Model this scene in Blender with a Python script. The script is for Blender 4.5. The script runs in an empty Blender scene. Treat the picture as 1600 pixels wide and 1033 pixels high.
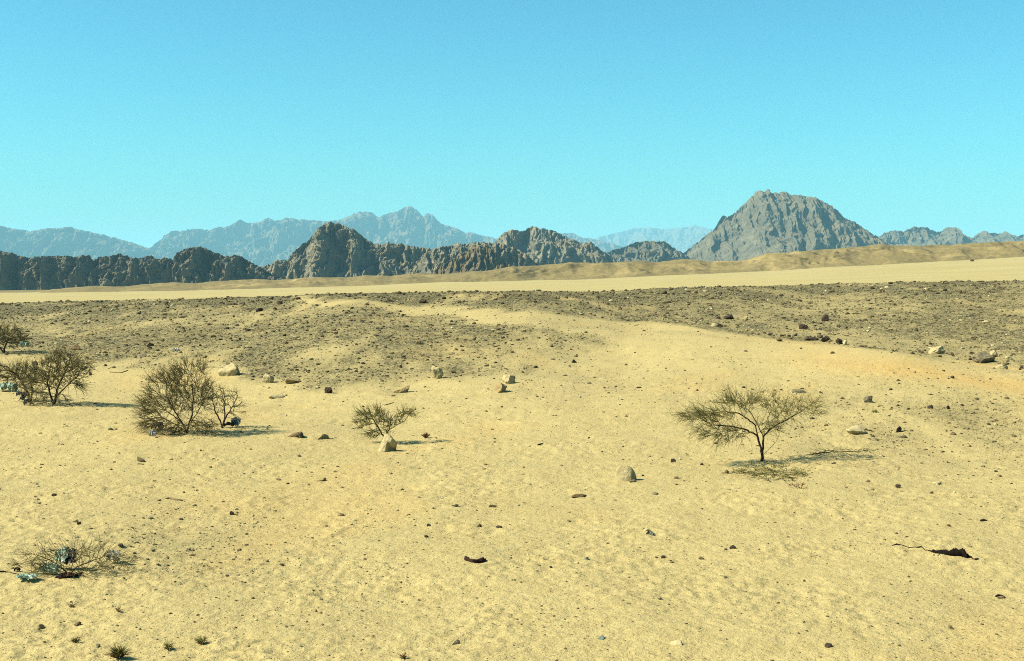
import bpy, math, random
import numpy as np

R = math.radians
scene = bpy.context.scene
col = scene.collection
rng = np.random.default_rng(7)
random.seed(7)

# ------------------------------------------------------------------ camera
F = 2000.0            # focal length in photograph pixels (1600 wide)
HZ = 430.0            # row of the true horizon
EYE = 4.0             # eye height above the sand flat
cam_d = bpy.data.cameras.new("camera")
cam = bpy.data.objects.new("camera", cam_d)
col.objects.link(cam)
cam.location = (0, 0, EYE)
cam.rotation_euler = (R(90), 0, 0)
cam_d.sensor_width = 36.0
cam_d.lens = 36.0 * F / 1600.0
cam_d.shift_y = -(516.5 - HZ) / 1600.0
cam_d.clip_start = 0.1
cam_d.clip_end = 150000.0
scene.camera = cam

# ------------------------------------------------------------------ world, sun, exposure
SUN_EL, SUN_AZ = 42.0, 11.0       # light travels to +x, turned SUN_AZ degrees towards +y
world = bpy.data.worlds.new("World")
scene.world = world
world.use_nodes = True
wn, wl = world.node_tree.nodes, world.node_tree.links
wn.clear()
sky = wn.new("ShaderNodeTexSky")
sky.sky_type = 'NISHITA'
sky.sun_disc = False
sky.sun_elevation = R(SUN_EL)
sky.sun_rotation = R(180 + (90 - SUN_AZ))
sky.altitude = 0
sky.air_density = 1.0
sky.dust_density = 1.2
sky.ozone_density = 10.0
gam = wn.new("ShaderNodeGamma"); gam.inputs[1].default_value = 1.25
tint = wn.new("ShaderNodeMix"); tint.data_type = 'RGBA'; tint.blend_type = 'MULTIPLY'
tint.inputs[0].default_value = 1.0
tint.inputs[7].default_value = (0.57, 1.13, 0.77, 1)
bg = wn.new("ShaderNodeBackground"); bg.inputs[1].default_value = 0.056
wo = wn.new("ShaderNodeOutputWorld")
wl.new(sky.outputs[0], gam.inputs[0])
wl.new(gam.outputs[0], tint.inputs[6])
wl.new(tint.outputs[2], bg.inputs[0])
wl.new(bg.outputs[0], wo.inputs[0])

sun_d = bpy.data.lights.new("sun", 'SUN')
sun_d.energy = 5.0
sun_d.angle = R(0.53)
sun_d.color = (1.0, 0.90, 0.70)
sun = bpy.data.objects.new("sun", sun_d)
col.objects.link(sun)
sun.location = (-30, -10, 40)
sun.rotation_euler = (R(90 - SUN_EL), 0, R(SUN_AZ - 90))   # -Z axis ends up along the light's travel

vs = scene.view_settings
vs.view_transform = 'Standard'
vs.look = 'None'
vs.exposure = 1.35
vs.gamma = 1.0
vs.use_curve_mapping = False
scene.render.engine = 'CYCLES'
scene.cycles.use_denoising = False
scene.cycles.filter_width = 1.0
scene.cycles.max_bounces = 6
scene.cycles.diffuse_bounces = 2
scene.cycles.volume_bounces = 2
scene.cycles.transparent_max_bounces = 8

# ------------------------------------------------------------------ helpers: noise
def _hash(ix, iy, iz, seed):
    h = (ix.astype(np.int64) * 374761393 + iy.astype(np.int64) * 668265263
         + np.asarray(iz).astype(np.int64) * 2147483647 + seed * 1274126177) & 0xFFFFFFFF
    h = ((h ^ (h >> 13)) * 1274126177) & 0xFFFFFFFF
    return (h ^ (h >> 16)) & 0xFFFFFFFF

def pn2(x, y, seed=0):
    x = np.asarray(x, float); y = np.asarray(y, float)
    ix, iy = np.floor(x), np.floor(y)
    fx, fy = x - ix, y - iy
    sx = fx * fx * fx * (fx * (fx * 6 - 15) + 10)
    sy = fy * fy * fy * (fy * (fy * 6 - 15) + 10)
    def g(dx, dy):
        a = _hash(ix + dx, iy + dy, np.int64(0), seed) * (2 * np.pi / 4294967296.0)
        return np.cos(a) * (fx - dx) + np.sin(a) * (fy - dy)
    a = g(0, 0) * (1 - sx) + g(1, 0) * sx
    b = g(0, 1) * (1 - sx) + g(1, 1) * sx
    return (a * (1 - sy) + b * sy) * 1.5

def pn3(p, seed=0):
    i = np.floor(p); f = p - i
    s = f * f * f * (f * (f * 6 - 15) + 10)
    out = 0
    for dx in (0, 1):
        for dy in (0, 1):
            for dz in (0, 1):
                h = _hash(i[:, 0] + dx, i[:, 1] + dy, i[:, 2] + dz, seed) / 4294967296.0 * 2 - 1
                w = (s[:, 0] if dx else 1 - s[:, 0]) * (s[:, 1] if dy else 1 - s[:, 1]) * (s[:, 2] if dz else 1 - s[:, 2])
                out = out + h * w
    return out

def fbm(x, y, oct=4, seed=0, gain=0.5, lac=2.07):
    s, a = 0.0, 1.0
    for o in range(oct):
        s = s + a * pn2(x, y, seed + o * 17)
        x, y, a = x * lac + 13.1, y * lac + 7.7, a * gain
    return s

def ridged(x, y, oct=4, seed=0, gain=0.55, lac=2.1):
    s, a = 0.0, 1.0
    for o in range(oct):
        s = s + a * (1 - 2 * np.abs(pn2(x, y, seed + o * 31)))
        x, y, a = x * lac + 3.3, y * lac + 9.1, a * gain
    return s

def cells(x, y, seed=0):
    """rounded buttresses with sharp clefts between them: 1 at a cell's centre, falling to 0 towards its border"""
    ix, iy = np.floor(x), np.floor(y)
    f1 = np.full(np.shape(x), 9.0); f2 = np.full(np.shape(x), 9.0)
    for dx in (-1, 0, 1):
        for dy in (-1, 0, 1):
            h = _hash(ix + dx, iy + dy, np.int64(1), seed)
            cx = ix + dx + (h & 0xFFFF) / 65536.0; cy = iy + dy + (h >> 16) / 65536.0
            d = (cx - x) ** 2 + (cy - y) ** 2
            f2 = np.where(d < f1, f1, np.minimum(f2, d)); f1 = np.minimum(f1, d)
    return np.clip(np.sqrt(f2) - np.sqrt(f1), 0, 1) ** 0.6

def ss(a, b, x):
    t = np.clip((x - a) / (b - a), 0, 1)
    return t * t * (3 - 2 * t)

def lin(r, g, b):
    f = lambda c: (c / 255 / 12.92) if c <= 10 else ((c / 255 + 0.055) / 1.055) ** 2.4
    return (f(r), f(g), f(b), 1.0)

# ------------------------------------------------------------------ helpers: meshes and objects
def new_mesh(name, verts, faces, smooth=True):
    """verts (n,3) array, faces (m,k) array of one polygon size"""
    verts = np.asarray(verts, np.float32); faces = np.asarray(faces, np.int32)
    me = bpy.data.meshes.new(name)
    k = faces.shape[1]
    me.vertices.add(len(verts)); me.vertices.foreach_set("co", verts.ravel())
    me.loops.add(faces.size); me.loops.foreach_set("vertex_index", faces.ravel())
    me.polygons.add(len(faces))
    me.polygons.foreach_set("loop_start", np.arange(0, faces.size, k, dtype=np.int32))
    me.polygons.foreach_set("loop_total", np.full(len(faces), k, np.int32))
    me.polygons.foreach_set("use_smooth", np.full(len(faces), smooth, bool))
    me.update(calc_edges=True)
    return me

def add_attr(me, name, values):
    a = me.attributes.new(name, 'FLOAT', 'POINT')
    a.data.foreach_set("value", np.asarray(values, np.float32).ravel())

def add_col(me, name, rgb):
    a = me.attributes.new(name, 'FLOAT_COLOR', 'POINT')
    rgba = np.ones((len(rgb), 4), np.float32); rgba[:, :3] = rgb
    a.data.foreach_set("color", rgba.ravel())

def link(name, me, mat=None, parent=None, loc=None):
    o = bpy.data.objects.new(name, me)
    col.objects.link(o)
    if me is not None and mat is not None and len(me.materials) == 0:
        me.materials.append(mat)
    if parent is not None:
        o.parent = parent
    if loc is not None:
        o.location = loc
    return o

def tag(o, label=None, cat=None, group=None, kind=None):
    if label: o["label"] = label
    if cat: o["category"] = cat
    if group: o["group"] = group
    if kind: o["kind"] = kind
    return o

def grid_faces(nr, nc):
    i = np.arange(nr * nc).reshape(nr, nc)
    return np.stack([i[:-1, :-1], i[:-1, 1:], i[1:, 1:], i[1:, :-1]], -1).reshape(-1, 4)

# ------------------------------------------------------------------ helpers: materials
def mat_new(name):
    m = bpy.data.materials.new(name); m.use_nodes = True
    nt = m.node_tree; nt.nodes.clear()
    out = nt.nodes.new("ShaderNodeOutputMaterial")
    p = nt.nodes.new("ShaderNodeBsdfPrincipled")
    nt.links.new(p.outputs[0], out.inputs[0])
    p.inputs["Roughness"].default_value = 0.95
    p.inputs["Specular IOR Level"].default_value = 0.1
    return m, nt, p, out

ALB = 0.555        # one factor on every base colour, for the exposure chosen above

class N:
    """small node-graph writer"""
    def __init__(s, nt): s.nt = nt
    def n(s, t, **kw):
        x = s.nt.nodes.new("ShaderNode" + t)
        for k, v in kw.items(): setattr(x, k, v)
        return x
    def put(s, sock, v):
        if isinstance(v, bpy.types.NodeSocket): s.nt.links.new(v, sock)
        elif v is not None: sock.default_value = v
    def coord(s): return s.n("TexCoord").outputs["Object"]
    def attr(s, name, colr=False):
        a = s.n("Attribute"); a.attribute_name = name
        return a.outputs["Color" if colr else "Fac"]
    def noise(s, scale, detail=3.0, rough=0.55, vec=None, dist=0.0):
        x = s.n("TexNoise"); s.put(x.inputs["Vector"], vec)
        x.inputs["Scale"].default_value = scale; x.inputs["Detail"].default_value = detail
        x.inputs["Roughness"].default_value = rough; x.inputs["Distortion"].default_value = dist
        return x.outputs[0]
    def voro(s, scale, vec=None, out=0):
        x = s.n("TexVoronoi"); s.put(x.inputs["Vector"], vec); x.inputs["Scale"].default_value = scale
        return x.outputs[out]
    def mapr(s, v, a, b, c=0.0, d=1.0):
        x = s.n("MapRange"); s.put(x.inputs[0], v)
        for i, q in enumerate((a, b, c, d)): x.inputs[i + 1].default_value = q
        return x.outputs[0]
    def math(s, op, a, b=None):
        x = s.n("Math", operation=op); s.put(x.inputs[0], a); s.put(x.inputs[1], b)
        return x.outputs[0]
    def mix(s, f, a, b, mode='MIX'):
        x = s.n("Mix", data_type='RGBA', blend_type=mode)
        s.put(x.inputs[0], f); s.put(x.inputs[6], a); s.put(x.inputs[7], b)
        return x.outputs[2]
    def colour(s, p, base):
        s.put(p.inputs["Base Color"], s.mix(1.0, base, (ALB, ALB, ALB, 1), 'MULTIPLY'))
    def bump(s, h, strength, dist, normal=None):
        x = s.n("Bump"); s.put(x.inputs["Height"], h)
        x.inputs["Strength"].default_value = strength; x.inputs["Distance"].default_value = dist
        if normal is not None: s.put(x.inputs["Normal"], normal)
        return x.outputs[0]
    def scaled(s, v, sx, sy, sz):
        x = s.n("Mapping"); s.put(x.inputs[0], v); x.inputs[3].default_value = (sx, sy, sz)
        return x.outputs[0]

# sand and gravel of the ground
SAND_A = (0.655, 0.532, 0.242, 1)
SAND_B = (0.57, 0.455, 0.198, 1)
SAND_WARM = (0.67, 0.455, 0.165, 1)
SAND_PALE = (0.565, 0.475, 0.215, 1)
GRAV_A = (0.100, 0.094, 0.046, 1)
GRAV_B = (0.20, 0.183, 0.084, 1)

def mat_ground():
    m, nt, p, out = mat_new("desert_ground")
    g = N(nt); c = g.coord()
    grav, warm, pale = g.attr("gravel"), g.attr("warm"), g.attr("pale")
    n_big = g.noise(0.35, 4, 0.6, c)
    n_mid = g.noise(2.3, 5, 0.65, c)
    n_fine = g.noise(26, 4, 0.7, c)
    base = g.mix(g.mapr(n_mid, 0.35, 0.66), SAND_A, SAND_B)
    base = g.mix(g.mapr(n_big, 0.40, 0.62, 0, 0.4), base, (0.53, 0.44, 0.20, 1))
    base = g.mix(warm, base, SAND_WARM)
    stre = g.mapr(g.noise(0.05, 5, 0.7, g.scaled(c, 0.35, 1.6, 1)), 0.42, 0.68)
    base = g.mix(pale, base, g.mix(stre, SAND_PALE, (0.47, 0.385, 0.165, 1)))
    # grains: lighter and darker specks
    base = g.mix(g.mapr(n_fine, 0.38, 0.72, 0.0, 0.5), base, g.mix(1.0, base, (0.62, 0.58, 0.5, 1), 'MULTIPLY'))
    # small gravel that is too fine to model
    gcol = g.mix(g.mapr(g.noise(9, 3, 0.6, c), 0.35, 0.65), GRAV_A, GRAV_B)
    v1 = g.voro(11, c, 1)
    vlum = g.n("SeparateColor"); g.put(vlum.inputs[0], v1)
    gcol = g.mix(g.mapr(vlum.outputs[0], 0.72, 0.9, 0, 0.8), gcol, (0.50, 0.42, 0.22, 1))
    gcol = g.mix(g.mapr(vlum.outputs[1], 0.62, 0.8, 0, 0.75), gcol, (0.09, 0.072, 0.042, 1))
    gm = g.n("Clamp"); g.put(gm.inputs[0], g.math('MULTIPLY', grav, g.mapr(g.noise(1.1, 6, 0.7, c), 0.28, 0.62, 0.5, 1.25)))
    base = g.mix(gm.outputs[0], base, gcol)
    # scattered dark grit on the open sand
    v2 = g.voro(16, c, 1); sp = g.n("SeparateColor"); g.put(sp.inputs[0], v2)
    d2 = g.voro(16, c, 0)
    grit = g.math('MULTIPLY', g.mapr(sp.outputs[2], 0.86, 0.90), g.mapr(d2, 0.34, 0.2))
    base = g.mix(g.math('MULTIPLY', grit, 0.7), base, (0.17, 0.13, 0.06, 1))
    g.colour(p, base)
    h = g.math('ADD', g.math('MULTIPLY', g.noise(11, 5, 0.68, c), 1.0), g.math('MULTIPLY', n_fine, 0.35))
    g.put(p.inputs["Normal"], g.bump(h, 0.85, 0.045))
    return m

def mat_rock_face(name, dark, mid, light, px, scree):
    """bare mountain rock; px = metres per photograph pixel at its distance"""
    m, nt, p, out = mat_new(name)
    g = N(nt); c = g.coord()
    n1 = g.noise(1 / (22 * px), 5, 0.65, c)
    n2 = g.noise(1 / (5 * px), 5, 0.7, c)
    v = g.voro(1 / (4.0 * px), c, 0)
    base = g.mix(g.mapr(n2, 0.36, 0.64), dark, mid)
    base = g.mix(g.mapr(n1, 0.48, 0.68, 0, 0.75), base, light)
    geo = g.n("NewGeometry"); sx = g.n("SeparateXYZ"); g.put(sx.inputs[0], geo.outputs["Normal"])
    base = g.mix(g.math('MULTIPLY', g.mapr(sx.outputs[2], 0.55, 0.9), g.mapr(n2, 0.4, 0.62)), base, scree)
    g.colour(p, base)
    h = g.math('ADD', g.math('MULTIPLY', n2, 1.0), g.math('MULTIPLY', v, 0.5))
    g.put(p.inputs["Normal"], g.bump(h, 0.5, 2.0 * px))
    return m

def mat_simple(name, c1, c2, scale=20, bump=0.4, bdist=0.01, rand=0.0, rough=0.9, spec=0.15, translucent=0.0):
    m, nt, p, out = mat_new(name)
    g = N(nt); c = g.coord()
    n = g.noise(scale, 4, 0.6, c)
    base = g.mix(g.mapr(n, 0.35, 0.66), c1, c2)
    if rand:
        oi = g.n("ObjectInfo")
        base = g.mix(g.mapr(oi.outputs["Random"], 0, 1, 0, rand), base, g.mix(1.0, base, (0.45, 0.43, 0.4, 1), 'MULTIPLY'))
    g.colour(p, base)
    p.inputs["Roughness"].default_value = rough
    p.inputs["Specular IOR Level"].default_value = spec
    if bump: g.put(p.inputs["Normal"], g.bump(g.noise(scale * 2.5, 4, 0.65, c), bump, bdist))
    if translucent:
        tr = g.n("BsdfTranslucent"); g.put(tr.inputs[0], g.mix(1.0, base, (ALB, ALB, ALB, 1), 'MULTIPLY'))
        ms = g.n("MixShader"); ms.inputs[0].default_value = translucent
        nt.links.new(p.outputs[0], ms.inputs[1]); nt.links.new(tr.outputs[0], ms.inputs[2])
        nt.links.new(ms.outputs[0], out.inputs[0])
    return m

def mat_vcol(name):
    m, nt, p, out = mat_new(name)
    g = N(nt); c = g.coord()
    base = g.mix(g.mapr(g.noise(60, 3, 0.6, c), 0.35, 0.65, 0, 0.5), g.attr("stone_colour", True), (0.2, 0.16, 0.08, 1))
    g.colour(p, base)
    return m

M = {}
M["ground"] = mat_ground()
M["gravel"] = mat_vcol("gravel_stones")
M["pale"] = mat_simple("pale_boulder", (0.62, 0.52, 0.28, 1), (0.44, 0.35, 0.17, 1), 9, 0.6, 0.02)
M["boulder"] = mat_simple("weathered_round_boulder", (0.62, 0.52, 0.28, 1), (0.36, 0.28, 0.13, 1), 7, 0.9, 0.02)
M["tan"] = mat_simple("tan_rock", (0.44, 0.33, 0.15, 1), (0.30, 0.22, 0.10, 1), 10, 0.6, 0.02)
M["brown"] = mat_simple("brown_rock", (0.22, 0.155, 0.075, 1), (0.14, 0.10, 0.05, 1), 12, 0.6, 0.02)
M["grey"] = mat_simple("grey_rock", (0.26, 0.22, 0.13, 1), (0.17, 0.145, 0.09, 1), 12, 0.6, 0.02)
M["dark"] = mat_simple("desert_varnished_rock", (0.050, 0.034, 0.024, 1), (0.095, 0.065, 0.04, 1), 12, 0.6, 0.02)
M["stone_dark"] = mat_simple("dark_stone", (0.075, 0.06, 0.036, 1), (0.15, 0.12, 0.066, 1), 14, 0.6, 0.02, rand=0.9)
M["stone_mid"] = mat_simple("mid_stone", (0.30, 0.235, 0.115, 1), (0.20, 0.155, 0.08, 1), 14, 0.6, 0.02, rand=0.8)
M["stone_pale"] = mat_simple("pale_stone", (0.66, 0.56, 0.32, 1), (0.48, 0.39, 0.2, 1), 14, 0.5, 0.02, rand=0.5)
M["bark"] = mat_simple("dark_bark", (0.055, 0.034, 0.022, 1), (0.095, 0.062, 0.038, 1), 30, 0.5, 0.01)
M["twig"] = mat_simple("dry_twigs", (0.155, 0.130, 0.052, 1), (0.27, 0.225, 0.095, 1), 3, 0, 0)
M["twig_green"] = mat_simple("olive_twigs", (0.182, 0.162, 0.057, 1), (0.297, 0.263, 0.092, 1), 3, 0, 0)
M["leaf"] = mat_simple("olive_leaves", (0.128, 0.135, 0.035, 1), (0.216, 0.209, 0.061, 1), 5, 0, 0, translucent=0.25)
M["grass"] = mat_simple("green_blades", (0.30, 0.38, 0.08, 1), (0.62, 0.60, 0.20, 1), 9, 0, 0, translucent=0.35)
M["straw"] = mat_simple("dry_straw", (0.270, 0.162, 0.068, 1), (0.432, 0.297, 0.121, 1), 9, 0, 0)
M["redbrown"] = mat_simple("reddish_dead_wood", (0.121, 0.041, 0.024, 1), (0.203, 0.081, 0.041, 1), 20, 0, 0)
M["teal_bag"] = mat_simple("teal_plastic", (0.62, 0.86, 0.66, 1), (0.80, 0.95, 0.76, 1), 8, 0.3, 0.01, rough=0.4, spec=0.4, translucent=0.5)
M["blue_bag"] = mat_simple("blue_plastic", (0.20, 0.30, 0.28, 1), (0.34, 0.42, 0.36, 1), 8, 0.3, 0.01, rough=0.4, spec=0.4, translucent=0.3)
M["white_bag"] = mat_simple("white_plastic", (0.78, 0.78, 0.70, 1), (0.66, 0.68, 0.62, 1), 8, 0.3, 0.01, rough=0.4, spec=0.4, translucent=0.3)
M["clear_bag"] = mat_simple("pale_grey_plastic", (0.92, 0.88, 0.70, 1), (0.78, 0.76, 0.62, 1), 8, 0.3, 0.01, rough=0.35, spec=0.5, translucent=0.5)
M["black_bag"] = mat_simple("black_plastic", (0.012, 0.010, 0.010, 1), (0.02, 0.016, 0.016, 1), 8, 0.3, 0.01, rough=0.5, spec=0.3)
M["black_cloth"] = mat_simple("black_rag", (0.010, 0.007, 0.006, 1), (0.02, 0.013, 0.011, 1), 40, 0.6, 0.01, spec=0.05)
M["brown_scrap"] = mat_simple("dark_red_brown_scrap", (0.030, 0.011, 0.008, 1), (0.055, 0.02, 0.013, 1), 30, 0.4, 0.01)
M["slate"] = mat_simple("blue_grey_stone", (0.16, 0.20, 0.17, 1), (0.24, 0.27, 0.20, 1), 20, 0.5, 0.01)

# ------------------------------------------------------------------ terrain
def table(pairs):
    a = np.array(pairs, float)
    return lambda u: np.interp(u, a[:, 0], a[:, 1])

edge_v = table([(-400, 486), (0, 477), (150, 472), (225, 470), (400, 465.5), (550, 461), (650, 459), (800, 456.5), (975, 455),
                (1025, 452), (1200, 448), (1350, 445), (1600, 440), (2000, 433)])
far_v = table([(-400, 462), (0, 458), (300, 454), (400, 452), (575, 446), (700, 441), (800, 439), (925, 436), (1050, 430), (1200, 424),
               (1300, 417), (1400, 412), (1500, 407), (1600, 401), (2000, 385)])
rise_d = table([(-400, 46), (0, 44), (300, 42), (500, 38), (700, 34), (900, 32), (1200, 30), (1600, 27), (2000, 25)])
Z1500 = table([(-400, -18), (0, -16), (300, -13), (600, -7), (1000, -2), (1600, 4), (2000, 4)])

def base_z(x, y):
    d = np.maximum(y, 1.0)
    u = np.clip(800 + F * x / np.maximum(d, 12.0), -400, 2000)
    ve = edge_v(u)
    de = 92 + 9 * np.sin(u * 0.0051 + 1.0) + 3 * np.sin(u * 0.021)
    ze = EYE - (ve - HZ) * de / F
    d0 = rise_d(u)
    t = np.clip((d - d0) / (de - d0), 0, 1)
    z = ze * (t * 0.82 + 0.18 * t * t * (3 - 2 * t))
    z150 = EYE - (ve - HZ) * 150 / F - 1.6
    z250 = EYE - (ve + 4 - HZ) * 250 / F
    z800 = EYE - (far_v(u) - HZ) * 800 / F
    z1500 = Z1500(u)
    t1 = ss(0, 1, np.clip((d - de) / (150 - de), 0, 1))
    far = np.where(d < 150, ze + (z150 - ze) * t1,
          np.where(d < 250, z150 + (z250 - z150) * (d - 150) / 100,
          np.where(d < 800, z250 + (z800 - z250) * (d - 250) / 550,
          np.where(d < 1500, z800 + (z1500 - z800) * (d - 800) / 700,
                   z1500 * np.clip(1 - (d - 1500) / 2500, 0, 1)))))
    return np.where(d <= de, z, far)

def solve(zf, u, v, dmax=100.0):
    d = 1.0 / np.linspace(1 / 10.0, 1 / dmax, 2400)
    x = (u - 800) / F * d
    vp = HZ - (zf(x, d) - EYE) * F / d
    k = np.argmax(vp <= v) if (vp <= v).any() else len(d) - 1
    return x[k], d[k]

# crest of the sandy track that sweeps across the middle ground
_crest = [(600, 500, .10), (750, 512, .14), (900, 520, .18), (1000, 528, .24), (1100, 538, .30), (1200, 550, .36), (1300, 562, .42),
          (1400, 575, .46), (1500, 590, .48), (1600, 605, .48), (1760, 632, .48)]
CREST = np.array([solve(base_z, u, v) + (h,) for u, v, h in _crest])

def berm(x, y):
    best = np.full(np.shape(x), 1e9); out = np.zeros(np.shape(x))
    for (x0, y0, h0), (x1, y1, h1) in zip(CREST[:-1], CREST[1:]):
        ex, ey = x1 - x0, y1 - y0; L2 = ex * ex + ey * ey
        t = np.clip(((x - x0) * ex + (y - y0) * ey) / L2, 0, 1)
        dx, dy = x - (x0 + t * ex), y - (y0 + t * ey)
        d2 = dx * dx + dy * dy
        side = (dy * ex - dx * ey) > 0        # behind the crest
        w = np.where(side, 2.2, 6.5)
        val = (h0 + (h1 - h0) * t) * np.exp(-d2 / (w * w)) - np.where(side, 0.10, 0) * np.exp(-(np.sqrt(d2) - 3.5) ** 2 / 3.0) * (h0 / .48)
        m = d2 < best
        best = np.where(m, d2, best); out = np.where(m, val, out)
    return out

low_left = table([(-400, 540), (0, 545), (90, 556), (170, 575), (240, 575), (290, 552), (340, 566), (400, 594), (500, 607), (600, 606), (680, 592),
                  (760, 580), (830, 572), (900, 556), (960, 536), (1010, 515), (2000, 400)])
track_top = table([(-400, 300), (430, 455), (480, 466), (560, 472), (650, 480), (800, 486), (900, 489), (1000, 500), (1100, 513), (1200, 528), (1300, 539),
                   (1400, 551), (1500, 563), (1600, 577), (2000, 630)])
track_bot = table([(-400, 300), (430, 455), (480, 472), (560, 485), (650, 492), (750, 501), (850, 511), (950, 532), (1010, 560), (2000, 700)])

def masks(x, y, z):
    d = np.maximum(y, 1.0)
    u = 800 + F * x / d
    v = HZ - (z - EYE) * F / d
    near = ss(150, 115, d)
    wob = fbm(x / 3.5, y / 7.0, 4, 5)
    vv = v + wob * 9
    up = ss(15, -15, vv + 10 * fbm(x / 0.9, y / 3.0, 3, 6) - low_left(u)) * np.where(u < 1020, 1, 0)
    trk = ss(-5, 3, vv - track_top(u)) * ss(4, -4, vv - track_bot(u))
    right = ss(3, -3, v + wob * 3 - track_top(u)) * ss(880, 960, u)
    g = np.maximum(up * (1 - 0.85 * trk), 0)
    streak = fbm(x / 1.2 + 4, y / 5.0, 4, 9)
    patch = 0.90 + 0.6 * fbm(x / 6.0, y / 14.0, 3, 77)
    g = g * np.clip(patch + streak * 0.42, 0.2, 1)
    g = np.maximum(g, right * np.clip(patch + streak * 0.4, 0.55, 1))
    # thin stones on the lower right flat and along the slope
    e1 = np.exp(-((u - 1480) / 230) ** 2 - ((v - 655) / 62) ** 2) * 0.42
    e2 = np.exp(-((u - 930) / 150) ** 2 - ((v - 590) / 40) ** 2) * 0.20
    e3 = np.exp(-((u - 280) / 150) ** 2 - ((v - 850) / 60) ** 2) * 0.26
    thin = (e1 + e2 + e3) * np.clip(0.9 + 1.1 * streak, 0, 1.6)
    g = np.maximum(g, thin)
    edge_dark = ss(26, 4, v - edge_v(np.clip(u, -400, 2000)))
    g = np.clip(g * (0.80 + 0.35 * edge_dark), 0, 1) * near
    warm = np.clip(np.exp(-((v - track_top(u) - 26 + 8 * wob) / 17) ** 2) * ss(1150, 1420, u) * 0.8 + 0.25 * ss(0.25, 0.7, fbm(x / 5, y / 9, 3, 40)), 0, 1) * near
    pale = ss(115, 180, d) * 0.85
    return g, warm, pale

def terrain(x, y):
    z = base_z(x, y) + berm(x, y)
    near = ss(220, 110, y)
    z = z + near * (0.16 * fbm(x / 11, y / 13, 3, 1) * ss(8, 40, y) + 0.045 * fbm(x / 2.7, y / 3.1, 3, 2))
    z = z + ss(150, 400, y) * ss(1300, 900, y) * 0.35 * fbm(x / 60, y / 60, 3, 3)
    return z

def relief(x, y):
    """terrain with the small dimples, hummocks and old footprints of the sand"""
    fine = ss(70, 30, y) * (y > 10)
    calm = 0.55 + 0.9 * ss(-0.35, 0.45, fbm(x / 2.2, y / 2.6, 2, 24))
    return terrain(x, y) + fine * calm * (0.011 * fbm(x / 0.42, y / 0.40, 2, 20) + 0.016 * fbm(x / 0.19, y / 0.17, 3, 21) + 0.006 * ridged(x / 0.9, y / 1.1, 2, 23))

def at(u, v):
    """ground point seen at a photograph pixel"""
    x, d = solve(terrain, u, v)
    return np.array([x, d, float(relief(np.array([x]), np.array([d]))[0])])

d_rows = np.concatenate([[-300, -80, -30, -12, -4, 2, 6, 9, 11],
                         1 / np.linspace(1 / 12.0, 1 / 128.0, 640),
                         np.geomspace(130, 1500, 150),
                         np.geomspace(1600, 42000, 26)])
tu = np.concatenate([[-6, -2.2, -1.2, -0.9], np.linspace(-0.62, 0.62, 800), [0.9, 1.2, 2.2, 6]])
NR, NC = len(d_rows), len(tu)
DD = np.repeat(d_rows[:, None], NC, 1)
XX = np.clip(tu[None, :] * np.maximum(DD, 12.0), -36000, 36000)
ZZ = terrain(XX, DD)
GRAV, WARM, PALE = masks(XX, DD, ZZ)
# small relief: hummocks, dimples and old footprints in the sand, roughness on the gravel
ZZ2 = relief(XX, DD) + ss(115, 60, DD) * GRAV * 0.05 * fbm(XX / 0.6, DD / 0.9, 3, 25)
V = np.stack([XX, DD, ZZ2], -1).reshape(-1, 3)
me = new_mesh("ground", V, grid_faces(NR, NC))
add_attr(me, "gravel", GRAV); add_attr(me, "warm", WARM); add_attr(me, "pale", PALE)
tag(link("ground", me, M["ground"]), "sandy desert ground with a gravel terrace and pale dry wadi", None, kind="structure")

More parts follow.
